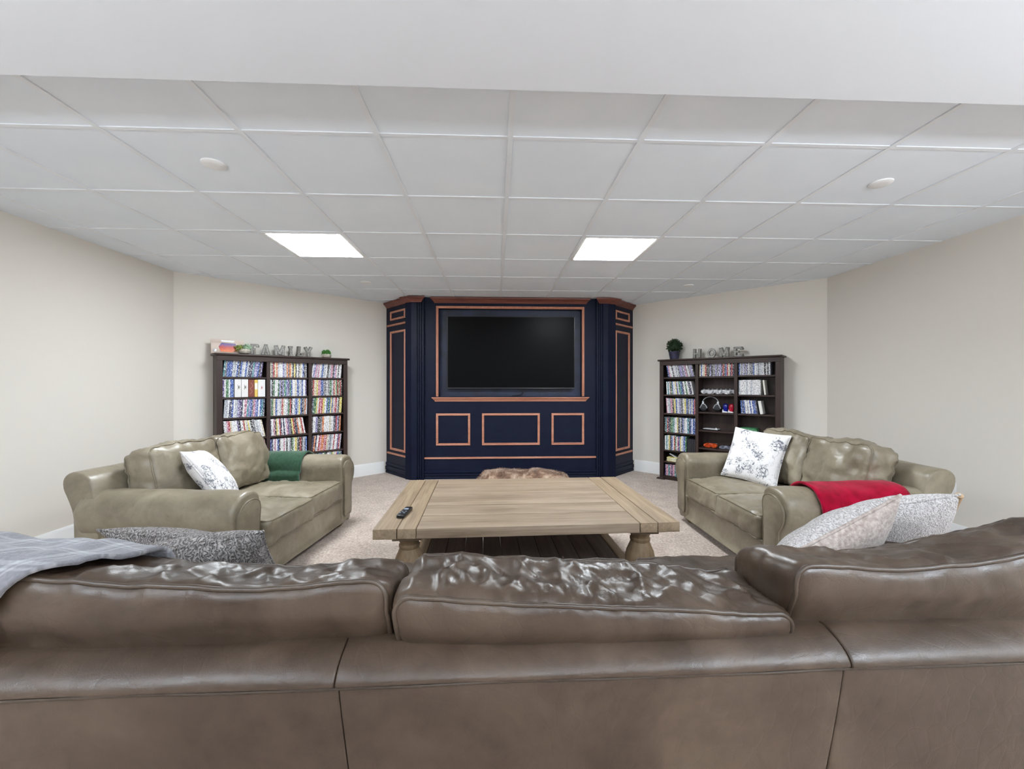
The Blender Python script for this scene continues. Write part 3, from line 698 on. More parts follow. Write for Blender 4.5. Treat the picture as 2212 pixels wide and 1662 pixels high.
# headphones
hp = bpy.data.objects.new('headphones', None); COL.objects.link(hp); tag(hp, 'black and silver headphones standing on the middle bay shelf', 'headphones')
arc = [(0.088*math.cos(R(a)), 0, 0.095+0.088*math.sin(R(a))*1.0) for a in range(8, 173, 8)]
MB().tube(arc, 0.007, 8).build('headband', 'dark_pad', hp, smooth=1.2)
MB().tube([(x*1.05, -0.006, z+0.003) for x, y, z in arc], 0.0035, 6).build('band_trim', 'chrome', hp, smooth=1.2)
for s in (-1, 1):
    cup = MB(); 
    rg = []
    for r_, q in ((0.012, -0.030), (0.034, -0.028), (0.042, -0.018), (0.044, 0.0), (0.042, 0.02), (0.030, 0.028), (0.010, 0.028)):
        rg.append([(s*0.075+r_*math.cos(2*PI*i/20), q, 0.048+r_*1.05*math.sin(2*PI*i/20)) for i in range(20)])
    cu = cup.rings(rg).build('ear_cup', 'dark_pad', hp, smooth=0.8)
    MB().tube(smooth_open([(s*0.075-0.040, -0.024, 0.045), (s*0.075-0.022, -0.027, 0.082), (s*0.082, -0.026, 0.100), (s*0.075+0.024, -0.027, 0.082), (s*0.075+0.040, -0.024, 0.045)], 5), 0.006, 6).build('yoke', 'chrome', hp, smooth=1.2)
    B(s*0.083-0.011, -0.012, 0.085, s*0.083+0.011, 0.008, 0.125).build('slider', 'chrome', hp, bevel=0.003)
place(hp, FR, b1[0]+0.112, -0.13, ZR[1][2]+0.001, R(8))
for k_, (m_, col, nb) in enumerate((('blue_gloss', 'blue', 'beside the headphones'), ('red_gloss', 'red', 'next to the divider'))):
    e = bpy.data.objects.new('gadget', None); COL.objects.link(e); tag(e, 'glossy %s rounded gadget standing in a white holder %s' % (col, nb), 'gadget', 'gadgets in white holders')
    rg = []
    for z_, w_, d_ in ((0.006, 0.016, 0.014), (0.02, 0.022, 0.018), (0.05, 0.027, 0.022), (0.08, 0.027, 0.022), (0.098, 0.023, 0.018), (0.104, 0.012, 0.010)):
        rg.append([(w_*math.copysign(abs(math.cos(2*PI*i/20))**0.7, math.cos(2*PI*i/20)), d_*math.copysign(abs(math.sin(2*PI*i/20))**0.7, math.sin(2*PI*i/20)), z_) for i in range(20)])
    MB().rings(rg).build('body', m_, e, smooth=0.8)
    MB().prism([(-0.034, 0), (0.026, 0), (0.020, 0.012), (-0.020, 0.020), (-0.028, 0.040)], -0.024, 0.024, lambda p, q: (p[0], q, p[1])).build('holder', 'white_plastic', e, bevel=0.002)
    place(e, FR, b1[0]+0.285+0.064*k_, -0.14, ZR[1][2]+0.0005)
# slim silver device
e = bpy.data.objects.new('handheld_device', None); COL.objects.link(e); tag(e, 'slim black and silver device lying alone on the fourth shelf', 'device')
B(-0.09, -0.05, 0, 0.09, 0.05, 0.012).build('body', 'black_plastic', e, bevel=0.004)
B(-0.086, -0.046, 0.0115, 0.086, 0.046, 0.020).build('top_shell', 'white_plastic', e, bevel=0.004)
MB().lathe([(0.006, 0.018), (0.006, 0.028), (0.009, 0.030), (0, 0.034)], 10, (0.06, -0.02, 0)).build('thumb_stick', 'white_plastic', e, smooth=0.6)
place(e, FR, b1[0]+0.125, -0.13, ZR[1][3]+0.001, R(-6))
e = bpy.data.objects.new('green_case', None); COL.objects.link(e); tag(e, 'dark green case peeking above the floral pillow on fifth shelf', 'case')
B(-0.09, -0.07, 0, 0.09, 0.07, 0.05).build('case_body', 'green_gloss', e, bevel=0.010)
B(-0.085, -0.065, 0.049, 0.085, 0.065, 0.058).build('case_lid', 'green_gloss', e, bevel=0.003)
place(e, FR, b2[0]+0.10, -0.12, ZR[2][3]+0.001)
e = bpy.data.objects.new('card_stack', None); COL.objects.link(e); tag(e, 'loose yellow and white cards lying on the sixth shelf', 'cards')
for k_ in range(5):
    q = B(-0.065, -0.045, 0.011*k_, 0.065, 0.045, 0.011*k_+0.010).build('card_box', 'yellow' if k_ % 2 == 0 else 'white_plastic', e); q.rotation_euler = (0, 0, R(random.uniform(-14, 14)))
q = B(-0.045, -0.04, 0.0, 0.045, 0.04, 0.006).build('folded_card', 'white_plastic', e); q.location = (0.0, 0, 0.075); q.rotation_euler = (0, R(28), 0.2)
place(e, FR, b0[0]+0.095, -0.14, ZR[0][5]+0.001)

# ------------------------------------------------------------------ things on top of the bookcases
def bar(mb, x0, z0, x1, z1, w, y0, y1):
    d = Vector((x1-x0, z1-z0)).normalized(); n = Vector((-d.y, d.x))*w/2
    mb.prism([(x0-n.x, z0-n.y), (x1-n.x, z1-n.y), (x1+n.x, z1+n.y), (x0+n.x, z0+n.y)], y0, y1, lambda p, q: (p[0], q, p[1]))
def strokes(ch, W, H):
    t = 0.011; s = 0.016
    V = lambda x: [(x, 0, x, H)]
    sf = lambda x, z: [(x-s, z, x+s, z)]
    if ch == 'F': return V(0.022)+[(0.010, H-t, W, H-t), (0.022, H*0.52, W*0.68, H*0.52), (W-0.006, H-t, W-0.006, H*0.70)]+sf(0.022, t)
    if ch == 'A': return [(0.016, 0, W/2, H), (W-0.016, 0, W/2, H), (W*0.25, H*0.34, W*0.75, H*0.34)]+sf(0.018, t)+sf(W-0.018, t)
    if ch == 'M': return V(0.020)+V(W-0.020)+[(0.020, H, W/2, H*0.15), (W-0.020, H, W/2, H*0.15)]+sf(0.020, t)+sf(W-0.020, t)+sf(0.016, H-t)+sf(W-0.016, H-t)
    if ch == 'I': return V(W/2)+[(0.006, t, W-0.006, t), (0.006, H-t, W-0.006, H-t)]
    if ch == 'L': return V(0.026)+[(0.006, t, W, t), (W-0.006, t, W-0.006, H*0.34)]+sf(0.026, H-t)
    if ch == 'Y': return [(W/2, 0, W/2, H*0.48), (W/2, H*0.45, 0.016, H), (W/2, H*0.45, W-0.016, H)]+sf(W/2, t)+sf(0.020, H-t)+sf(W-0.020, H-t)
    if ch == 'H': return V(0.022)+V(W-0.022)+[(0.022, H*0.5, W-0.022, H*0.5)]+sf(0.022, t)+sf(W-0.022, t)+sf(0.022, H-t)+sf(W-0.022, H-t)
    if ch == 'E': return V(0.024)+[(0.008, t, W, t), (0.008, H-t, W, H-t), (0.024, H*0.52, W*0.66, H*0.52), (W-0.006, t, W-0.006, H*0.30), (W-0.006, H-t, W-0.006, H*0.70)]
    return []
def letter(ch, W, H, F, x, tilt=0.0, yaw=0.0, y=-0.11, extra=''):
    e = bpy.data.objects.new('letter_'+ch.lower(), None); COL.objects.link(e)
    tag(e, 'grey metal letter %s %s' % (ch, extra), 'letter', 'metal letters on the bookcases')
    a, f = MB(), MB()
    if ch == 'O':
        n = 28
        for mb, ro, ri, y0, y1 in ((a, 1.0, 0.50, -0.018, 0.018), (f, 0.90, 0.62, -0.0195, -0.017)):
            rg = []
            for r_, yy in ((ro, y0), (ro, y1), (ri, y1), (ri, y0), (ro, y0)):
                rg.append([(W/2+W/2*r_*math.cos(2*PI*i/n), yy, H/2+H/2*r_*math.sin(2*PI*i/n)) for i in range(n)])
            mb.rings(rg, cap=False)
    else:
        for x0, z0, x1, z1 in strokes(ch, W, H):
            bar(a, x0, z0, x1, z1, 0.031 if abs(x0-x1) < abs(z0-z1) else 0.023, -0.018, 0.018)
            L = math.hypot(x1-x0, z1-z0); q = min(0.006, L*0.2)/L
            bar(f, x0+(x1-x0)*q, z0+(z1-z0)*q, x1-(x1-x0)*q, z1-(z1-z0)*q, 0.015 if abs(x0-x1) < abs(z0-z1) else 0.010, -0.0195, -0.017)
    zmin = min(v[2] for v in a.v)
    a.v = [(p[0]-W/2, p[1], p[2]-zmin) for p in a.v]; f.v = [(p[0]-W/2, p[1], p[2]-zmin) for p in f.v]
    a.build('letter_body', 'galv', e); f.build('letter_face', 'galv_light', e)
    hw_ = W/2
    place(e, F, x, y, BH+0.001+hw_*abs(math.sin(tilt)), yaw, 0, tilt)
xo = -0.319
for ch, x, W in (('F', 0.672, 0.080), ('A', 0.785, 0.092), ('M', 0.925, 0.112), ('I', 1.040, 0.056), ('L', 1.128, 0.072), ('Y', 1.232, 0.096)):
    letter(ch, W, 0.118, FL, x+xo, R(random.uniform(-2, 2)) if ch != 'L' else R(4), R(random.uniform(-12, 12)), extra='in the row spelling FAMILY on the bookcase')
for ch, x, W, tl in (('H', -1.302, 0.106, 2), ('O', -1.130, 0.094, 0), ('M', -0.985, 0.112, -1), ('E', -0.840, 0.100, 0)):
    letter(ch, W, 0.118, FR, x+1.737, R(tl), R(random.uniform(-14, 6)), extra='in the row spelling HOME on the bookcase')
# plaque
e = bpy.data.objects.new('wooden_plaque', None); COL.objects.link(e); tag(e, 'pale wooden plaque with colourful picture leaning on the bookcase top', 'plaque')
B(-0.145, -0.012, 0, 0.145, 0.012, 0.150).build('board', 'plaque', e, bevel=0.004)
MB().prism([(-0.062, 0.018), (0.030, 0.014), (0.082, 0.030), (0.085, 0.070), (0.066, 0.108), (-0.056, 0.112), (-0.080, 0.072)], -0.0155, -0.011, lambda p, q: (p[0], q, p[1])).build('picture', 'picture', e)
MB().prism([(-0.055, 0.124), (0.050, 0.120), (0.062, 0.138), (-0.062, 0.142)], -0.0145, -0.011, lambda p, q: (p[0], q, p[1])).build('name_strip', 'trimwhite', e)
MB().lathe([(0.016, 0.0), (0.014, 0.006), (0, 0.008)], 14).build('badge', 'chrome', e, loc=(-0.112, -0.012, 0.030), rot=(PI/2, 0, 0))
place(e, FL, 0.445+xo-0.012, -0.105, BH+0.002, R(-6), R(-8))
def leaves(n, rad, zc, size, up_bias=0.3, squash=1.0, seed=1, shell=0.6):
    rn = random.Random(seed); mb = MB()
    for _ in range(n):
        d = Vector((rn.gauss(0, 1), rn.gauss(0, 1), rn.gauss(0, 1)+up_bias)).normalized(); r_ = rad*rn.uniform(shell, 1.0)
        c = Vector((d.x*r_, d.y*r_, zc+d.z*r_*squash)); t = d.orthogonal().normalized(); t = (Matrix.Rotation(rn.uniform(0, 6.28), 3, d) @ t); b_ = d.cross(t); s_ = size*rn.uniform(0.7, 1.3)
        tip = c+(d*0.8+t*0.5)*s_
        mb.add([c-b_*s_*0.35, c+t*s_*0.1-d*s_*0.3, c+b_*s_*0.35, tip, c+d*s_*0.25], [(0, 1, 4), (1, 2, 4), (2, 3, 4), (3, 0, 4)])
    return mb
def core(r, zc, sq): return MB().rings([[(r*math.cos(ph)*math.cos(2*PI*i/14), r*math.cos(ph)*math.sin(2*PI*i/14), zc+r*sq*math.sin(ph)) for i in range(14)] for ph in [R(-80+20*j) for j in range(9)]])
def pot_plant(label, F, x, y, prof, potmat, balls):
    e = bpy.data.objects.new('potted_plant', None); COL.objects.link(e); tag(e, label, 'plant', 'plants on the bookcases')
    MB().lathe(prof, 24).build('pot', potmat, e, smooth=0.6)
    for k_, (n, r_, zc, sz, sq, mt, off) in enumerate(balls):
        mb = leaves(n, r_, zc, sz, 0.3, sq, k_+3); c_ = core(r_*0.72, zc, sq); mb.add(c_.v, c_.f)
        mb.v = [(p[0]+off[0], p[1]+off[1], p[2]) for p in mb.v]
        mb.build('foliage', mt, e)
    place(e, F, x, y, BH+0.001)
pot_plant('bushy round green plant in a dark blue pot beside the HOME letters', FR, -1.585+1.737, -0.115, [(0.0, 0), (0.050, 0), (0.054, 0.004), (0.070, 0.098), (0.073, 0.104), (0.066, 0.104), (0.060, 0.09), (0, 0.085)], 'navy_pot', [(700, 0.098, 0.170, 0.020, 1.0, 'leaf_dark', (0, 0))])
pot_plant('small bright green tufted plant in a stone bowl, right of FAMILY letters', FL, 1.443+xo, -0.11, [(0.0, 0), (0.034, 0), (0.050, 0.012), (0.056, 0.030), (0.050, 0.048), (0.044, 0.048), (0.04, 0.04), (0, 0.038)], 'stone_pot', [(320, 0.052, 0.055, 0.018, 0.85, 'leaf', (0, 0))])
pot_plant('pale succulent in a white stone bowl in front of the plaque', FL, 0.575+xo, -0.135, [(0.0, 0), (0.030, 0), (0.052, 0.014), (0.060, 0.034), (0.055, 0.055), (0.048, 0.055), (0.044, 0.046), (0, 0.044)], 'stone_pot', [(110, 0.046, 0.066, 0.026, 0.7, 'leaf_pale', (0.018, 0)), (90, 0.036, 0.060, 0.026, 0.7, 'leaf_olive', (-0.045, -0.01))])

# ------------------------------------------------------------------ soft things
def rbox(w, d, h, r, nx, ny, nz):
    """rounded box grid; returns verts, faces and the unit position of each vertex"""
    idx = {}; vs = []; fs = []
    def key(i, j, k): return (i, j, k)
    def vert(i, j, k):
        if (i, j, k) in idx: return idx[(i, j, k)]
        p = Vector(((2*i/nx-1)*w/2, (2*j/ny-1)*d/2, (2*k/nz-1)*h/2))
        q = Vector((max(-w/2+r, min(w/2-r, p.x)), max(-d/2+r, min(d/2-r, p.y)), max(-h/2+r, min(h/2-r, p.z))))
        v_ = p-q
        if v_.length > 1e-9: p = q+v_.normalized()*min(r, v_.length if False else r)
        idx[(i, j, k)] = len(vs); vs.append(p); return idx[(i, j, k)]
    for i in range(nx):
        for j in range(ny):
            for k in (0, nz): fs.append((vert(i, j, k), vert(i+1, j, k), vert(i+1, j+1, k), vert(i, j+1, k)))
    for i in range(nx):
        for k in range(nz):
            for j in (0, ny): fs.append((vert(i, j, k), vert(i+1, j, k), vert(i+1, j, k+1), vert(i, j, k+1)))
    for j in range(ny):
        for k in range(nz):
            for i in (0, nx): fs.append((vert(i, j, k), vert(i, j+1, k), vert(i, j+1, k+1), vert(i, j, k+1)))
    return vs, fs
def box_cushion(name, w, d, h, mat, pmat, parent, m, r=0.035, crown=0.03, axis='z', amp=0.006, seed=1, n=None, sag=0.0, pipe=0.0055, puff=0.0, shape=None, both=True, gather=False):
    """boxed cushion with piped edges; axis is the axis the two big faces look along"""
    nx, ny, nz = n or (int(w/0.022)+2, int(d/0.022)+2, int(h/0.022)+2)
    vs, fs = rbox(w, d, h, r, nx, ny, nz)
    def deform(p):
        p = Vector(p); u, v_, q = 2*p.x/w, 2*p.y/d, 2*p.z/h
        e = lambda t: max(0.0, 1-t*t)
        if axis == 'z':
            p.z += q*crown*e(u)*e(v_)+ (q > 0)*0
            p.y += v_*puff*e(u)*e(q); p.x += u*puff*0.6*e(v_)*e(q)
        else:
            p.y += v_*crown*e(u)*e(q)
            p.z += (puff*e(v_)*e(u*0.85)*q if q > 0 else 0)
            p.x += u*puff*0.5*e(v_)*e(q)
        if sag: p.z += sag*NZ((p.x, 0, 0), (3.5, 1, 1), seed+9)*max(0, q)
        if shape: p = shape(p, u, v_, q)
        nrm = Vector((u**5, v_**5, q**5))
        if nrm.length > 1e-6: nrm.normalize()
        a = NZ(p, (9, 9, 9), seed); b_ = abs(NZ(p, (17, 17, 17), seed+2)); c_ = NZ(p, (4, 4, 4), seed+5)
        k_ = amp*(a*0.8-b_*1.1+c_*1.0)
        if gather:      # gather scales the spacing of the folds; leather gathered along the boxing, smooth on the big faces
            g1 = 1-abs(NZ(p, (10*gather, 4*gather, 7), seed+7))*2.2; g2 = 1-abs(NZ((p.x+p.y*0.6, p.y, p.z), (23*gather, 7*gather, 10), seed+8))*2.0
            wz = max(0.0, nrm.z)*e(v_*0.97)**0.5
            k_ = k_*(0.22+0.5*wz)+wz*(0.014*max(0, g1)**2*1.0+0.006*max(0, g2)**2-0.007)
        return p+nrm*k_
    o = MB(); o.v = [tuple(m @ deform(p)) for p in vs]; o.f = fs
    ob = o.build(name, mat, parent, smooth=1.4)
    # piping
    pts = []
    W2, D2 = (w/2, d/2) if axis == 'z' else (w/2, h/2); rr = max(r, 0.02)*1.1; nseg = 8
    cor = [(W2-rr, D2-rr, 0), (-W2+rr, D2-rr, 90), (-W2+rr, -D2+rr, 180), (W2-rr, -D2+rr, 270)]
    ring = []
    for ci, (cx, cy, a0) in enumerate(cor):
        for k_ in range(nseg+1):
            a = R(a0+90*k_/nseg); ring.append((cx+rr*math.cos(a), cy+rr*math.sin(a)))
        nxt = cor[(ci+1) % 4]; a = R(a0+90)
        p0 = ring[-1]; a1 = R(nxt[2]); p1 = (nxt[0]+rr*math.cos(a1), nxt[1]+rr*math.sin(a1)); L = math.hypot(p1[0]-p0[0], p1[1]-p0[1]); ns = max(2, int(L/0.02))
        for k_ in range(1, ns): ring.append((p0[0]+(p1[0]-p0[0])*k_/ns, p0[1]+(p1[1]-p0[1])*k_/ns))
    k45 = r*0.293*0.9
    for sgn in ((1, -1) if both else (1,)):
        if axis == 'z': P = [(x*(1-k45/W2), y*(1-k45/D2), sgn*(h/2-k45)) for x, y in ring]
        else: P = [(x*(1-k45/W2), sgn*(d/2-k45), y*(1-k45/D2)) for x, y in ring]
        q = MB().tube([m @ deform(p) for p in P], pipe, 8, True).build('piping', pmat, ob, smooth=1.4)
    return ob
def profile_run(prof, x0, x1, n, rnd=0.012, wob=0.004, seed=1, mapf=None, bow=None):
    """closed profile (a, b) run along x with rounded ends"""
    c = Vector((sum(p[0] for p in prof)/len(prof), sum(p[1] for p in prof)/len(prof))); st = []
    for t, s in ((0.0, 1.0), (0.15, 0.45), (0.5, 0.13), (1.0, 0.0)): st.append((x0+rnd*t, rnd*s))
    for i in range(1, n): st.append((x0+rnd+(x1-x0-2*rnd)*i/n, 0.0))
    for t, s in ((1.0, 0.0), (0.5, 0.13), (0.15, 0.45), (0.0, 1.0)): st.append((x1-rnd*t, rnd*s))
    rg = []
    for x, s in st:
        r_ = []
        for a, b_ in prof:
            d = Vector((a, b_))-c; L = d.length; d = d*(max(0.0, L-s)/L) if L > 0 else d
            p = c+d; nn = wob*NZ((x, p.x, p.y), (5, 9, 9), seed)
            pp = (x, p.x+(d.x/L)*nn, p.y+(d.y/L)*nn)
            if bow: pp = bow(pp)
            r_.append(mapf(pp) if mapf else pp)
        rg.append(r_)
    return MB().rings(rg)

def couch(root, mats, ns, sw, aw, D, hbase, seat_z, back_prof, arm_prof, cush, legs=True, back_pieces=None, seed=1, arm_front=True):
    lm, pm, feet = mats
    Li = ns*sw/2; L = Li+aw
    # base with the front rail
    profile_run(smooth_closed([(-D+0.035, 0.055), (-D+0.022, 0.10), (-D+0.026, hbase-0.03), (-D+0.05, hbase), (-0.3, hbase), (-0.06, hbase), (-0.05, 0.15), (-0.06, 0.055), (-0.5, 0.050)], 4), -Li-0.01, Li+0.01, 24, 0.01, 0.003, seed).build('base', lm, root, smooth=1.0)
    # back frame in sewn pieces
    pcs = back_pieces or [(-L+0.02, L-0.02)]
    for k_, (a, b_) in enumerate(pcs):
        profile_run(back_prof, a, b_, max(8, int((b_-a)/0.05)), 0.012, 0.004, seed+k_).build('back_frame', lm, root, smooth=0.9)
    for s in (-1, 1):
        mp = lambda p, s=s: (s*(Li+p[1]), p[0], p[2])
        ar = profile_run(arm_prof, -D+0.012, -0.03, 22, 0.022, 0.010, seed+s*3, mp).build('arm', lm, root, smooth=1.0)
        if arm_front:
            cen = Vector((sum(p[0] for p in arm_prof)/len(arm_prof), sum(p[1] for p in arm_prof)/len(arm_prof)))
            ins = [cen+(Vector(p)-cen)*0.80 for p in arm_prof]
            fp = MB().rings([[mp((-D+0.012, p.x, p.y)) for p in ins], [mp((-D-0.002, p.x, p.y)) for p in ins], [mp((-D-0.008, cen.x+(p.x-cen.x)*0.86, cen.y+(p.y-cen.y)*0.95)) for p in ins]])
            fo = fp.build('arm_panel', lm, root, smooth=0.9)
            MB().tube([mp((-D-0.001, p.x, p.y)) for p in ins], 0.005, 6, True).build('piping', pm, fo, smooth=1.4)
    # seat cushions
    for i in range(ns):
        x = -Li+sw*(i+0.5); 
        c = cush['seat']; fwd = c.get('fwd', [0]*ns)[i]
        m = Matrix.Translation((x, -D+c['d']/2-0.004-fwd, hbase+c['h']/2-0.01))
        box_cushion('seat_cushion', sw-0.006, c['d'], c['h'], lm, pm, root, m, 0.03, c['crown'], 'z', 0.015, seed+11*i+1, None, 0, 0.005, 0.012)
    if legs:
        for sx in (-1, 1):
            for y in (-D+0.09, -0.12):
                MB().lathe([(0.0, 0), (0.026, 0), (0.040, 0.012), (0.042, 0.030), (0.034, 0.048), (0.030, 0.062), (0, 0.062)], 18, (sx*(Li+aw*0.35), y, 0)).build('foot', feet, root, smooth=0.8)

ARM = smooth_closed([(0.004, 0.05), (0.004, 0.30), (0.000, 0.46), (-0.008, 0.53), (0.006, 0.585), (0.055, 0.615), (0.12, 0.615), (0.180, 0.585), (0.215, 0.525), (0.212, 0.455), (0.185, 0.395), (0.160, 0.35), (0.155, 0.20), (0.150, 0.05), (0.08, 0.048)], 3)
LBACK = smooth_closed([(-0.010, 0.055), (0.0, 0.25), (0.012, 0.48), (0.040, 0.58), (0.070, 0.65), (0.065, 0.705), (0.020, 0.735), (-0.050, 0.725), (-0.10, 0.67), (-0.13, 0.5), (-0.14, 0.25), (-0.13, 0.055)], 3)
LC = dict(seat=dict(d=0.70, h=0.165, crown=0.030, fwd=[0.0, 0.0]))
D_L = 0.98
def loveseat(M0, rz, label, seed, fwd):
    # M0 is the middle of the seat front on the floor
    loc = Vector((M0[0], M0[1], 0))-Matrix.Rotation(rz, 3, 'Z') @ Vector((0, -D_L, 0))
    t = empty('loveseat', loc, rz, label, 'loveseat', 'tan leather loveseats')
    LC['seat']['fwd'] = fwd
    couch(t, ('tan_leather', 'tan_piping', 'foot_wood'), 2, 0.515, 0.20, D_L, 0.265, 0.42, LBACK, ARM, LC, seed=seed)
    for i in (-1, 1):
        m = Matrix.Translation((i*0.2625, -0.225, 0.625)) @ Matrix.Rotation(R(-13), 4, 'X')
        box_cushion('back_cushion', 0.535, 0.185, 0.43, 'tan_leather', 'tan_piping', t, m, 0.045, 0.055, 'y', 0.022, seed+40+i, None, 0.012, 0.005, 0.022)
    return t, frame(loc, rz)
RZL, RZR = R(84.3), R(-90.5)
loveL, FLL = loveseat((-1.345, 3.00), RZL, 'tan leather loveseat on the left with green throw and floral pillow', 3, [0.045, 0.0])
loveR, FLR = loveseat((1.665, 2.985), RZR, 'tan leather loveseat on the right with red throw and floral pillow', 23, [0.0, 0.02])

# the brown sofa in front, seen from behind
SX, SY, SRZ = 0.205, 0.815, R(180.6)
D_S = 1.02
sofa = empty('sofa', (SX, SY, 0), SRZ, 'brown leather three cushion sofa in the foreground seen from behind', 'sofa')
FS = frame((SX, SY, 0), SRZ)
lx = lambda wx: -(wx-SX)           # world x to sofa x (sofa faces away)
SARM = ARM
SLR, SLL = 1.26, 1.445            # inner half-widths towards the right and left arm
RAIL = smooth_closed([(0.014, 0.654), (0.029, 0.662), (0.024, 0.676), (0.008, 0.690), (-0.018, 0.702), (-0.05, 0.708), (-0.10, 0.696), (-0.12, 0.66), (-0.10, 0.645), (-0.03, 0.645)], 4)
PAN = smooth_closed([(0.004, 0.03), (0.012, 0.20), (0.014, 0.45), (0.010, 0.640), (-0.002, 0.652), (-0.05, 0.652), (-0.10, 0.640), (-0.12, 0.40), (-0.12, 0.03), (-0.06, 0.028)], 4)
cuts = [lx(1.72), lx(0.722), lx(-0.305), lx(-1.46)]
for k_ in range(3):
    a, b_ = cuts[k_], cuts[k_+1]
    profile_run(RAIL, a+0.0005, b_-0.0005, 30, 0.005, 0.004, 60+k_).build('back_rail', 'brown_leather', sofa, smooth=1.0)
    # lower panels; the seams lean in towards the floor
    def lean(p, k_=k_, a=a, b_=b_):
        dz = max(0.0, 0.65-p[2]); t = (p[0]-a)/(b_-a); e0 = 0.20 if k_ == 1 else (-0.13 if k_ == 2 else 0.0); e1 = 0.20 if k_ == 0 else (-0.13 if k_ == 1 else 0.0)
        return (p[0]+dz*(e0*(1-t)+e1*t), p[1], p[2])
    profile_run(PAN, a+0.001, b_-0.001, 30, 0.006, 0.003, 70+k_, None, lean).build('back_panel', 'brown_leather', sofa, smooth=1.0)
for z, y, r_ in ((0.657, 0.014, 0.0045), (0.648, 0.0125, 0.0035)):
    MB().tube([(cuts[0]+(cuts[3]-cuts[0])*i/80, y+0.001*math.sin(i*0.7), z+0.0012*math.sin(i*0.33)) for i in range(81)], r_, 7).build('piping', 'brown_piping', sofa, smooth=1.4)
profile_run(smooth_closed([(-D_S+0.035, 0.055), (-D_S+0.022, 0.10), (-D_S+0.026, 0.24), (-D_S+0.05, 0.275), (-0.3, 0.275), (-0.13, 0.275), (-0.125, 0.15), (-0.13, 0.055), (-0.5, 0.05)], 4), -SLR-0.01, SLL+0.01, 30, 0.01, 0.003, 5).build('base', 'brown_leather', sofa, smooth=1.0)
for s in (-1, 1):
    mp = lambda p, s=s: (s*((SLR if s < 0 else SLL)+p[1]), p[0], p[2])
    profile_run(SARM, -D_S+0.012, -0.125, 22, 0.022, 0.010, 90+s, mp).build('arm', 'brown_leather', sofa, smooth=1.0)
for i, (xa, xb) in enumerate(((-SLR, -0.42), (-0.42, 0.42), (0.42, SLL))):
    m = Matrix.Translation(((xa+xb)/2, -D_S+0.40, 0.365))
    box_cushion('seat_cushion', xb-xa-0.006, 0.79, 0.17, 'brown_leather', 'brown_piping', sofa, m, 0.035, 0.03, 'z', 0.010, 100+i, None, 0, 0.005, 0.012)
for sx in (-1, 1):
    for y in (-D_S+0.09, -0.10): MB().lathe([(0.0, 0), (0.026, 0), (0.040, 0.012), (0.042, 0.030), (0.034, 0.048), (0.030, 0.062), (0, 0.062)], 18, (1.50 if sx > 0 else -1.33, y, 0)).build('foot', 'foot_wood', sofa, smooth=0.8)
def top(q): return max(0.0, q)
def belly(p, v_, q):               # the back face swells out over the rail
    t = max(0.0, min(1.0, (p.z-0.075)/0.075)); p.y += max(0.0, v_)*0.030*t*t*(3-2*t)-max(0.0, v_)*0.012
def shape_left(p, u, v_, q):       # higher towards its outer end, front edge slumped
    belly(p, v_, q); p.z += top(q)*(0.075*max(0, u)**1.3 - 0.010 + max(0, v_)*0.052 - max(0, -v_)*0.012)
    return p
def shape_mid(p, u, v_, q):        # slumped towards the right-hand end
    belly(p, v_, q); p.z += top(q)*(0.026*u - 0.012 + max(0, v_)*0.034 - max(0, -v_)*0.006)
    return p
def shape_right(p, u, v_, q):      # puffed up towards its outer end
    belly(p, v_, q); p.z += top(q)*(0.085*max(0, -u)**1.6 - 0.004 + max(0, v_)*0.040 - max(0, -v_)*0.020)
    return p
for i, (xw, tilt, dz, dy, sh, cw) in enumerate(((-0.725, -1, 0.0, 0.0, shape_left, 1.02), (0.217, -9, -0.010, -0.002, shape_mid, 0.85), (1.075, -1, 0.012, -0.004, shape_right, 0.85))):
    m = Matrix.Translation((lx(xw), -0.158+dy, 0.600+dz)) @ Matrix.Rotation(R(tilt), 4, 'X')
    box_cushion('back_cushion', cw, 0.215, 0.40, 'brown_leather', 'brown_piping', sofa, m, 0.032, 0.022, 'y', 0.016, 130+i*7, (int(cw*140), 30, 40), 0.020, 0.0055, 0.016, sh, True, (0.9, 1.5, 0.8)[i])

# ------------------------------------------------------------------ coffee table
TW, TD, TH = 1.655, 1.10, 0.48
table = empty('coffee_table', (0.170, 2.712, 0), R(1.8), 'large weathered wooden coffee table with turned legs and planked top', 'coffee table')
hw, hd = TW/2, TD/2
rn = random.Random(4)
def plank(x0, y0, x1, y1, z0, z1, mat, name='plank', par=table):
    g_ = 0.0019
    cx, cy = (x0+x1)/2, (y0+y1)/2
    dz = rn.uniform(-0.0012, 0.0012)
    o = B(x0-cx+g_, y0-cy+g_, 0, x1-cx-g_, y1-cy-g_, z1-z0+dz).build(name, mat, par, bevel=0.0032, seg=2); o.location = (cx, cy, z0); return o
for s in (-1, 1):
    for a, b_ in ((0.0, 0.125), (0.125, 0.225)):
        xx = sorted((s*(hw-a), s*(hw-b_))); plank(xx[0], -hd, xx[1], hd, TH-0.055, TH, 'oak_y')
ys = [-hd, -hd+0.21, -hd+0.40, -hd+0.60, -hd+0.79, -hd+0.95, hd]
for a, b_ in zip(ys[:-1], ys[1:]): plank(-hw+0.225, a, hw-0.225, b_, TH-0.055, TH, 'oak_x')
f = MB()
f.box(-hw+0.16, -hd+0.10, TH-0.075, hw-0.16, -hd+0.16, TH-0.056); f.box(-hw+0.16, hd-0.16, TH-0.075, hw-0.16, hd-0.10, TH-0.056)
f.box(-hw+0.10, -hd+0.16, TH-0.075, -hw+0.16, hd-0.16, TH-0.056); f.box(hw-0.16, -hd+0.16, TH-0.075, hw-0.10, hd-0.16, TH-0.056)
f.build('apron', 'oak_x', table, bevel=0.002, seg=1)
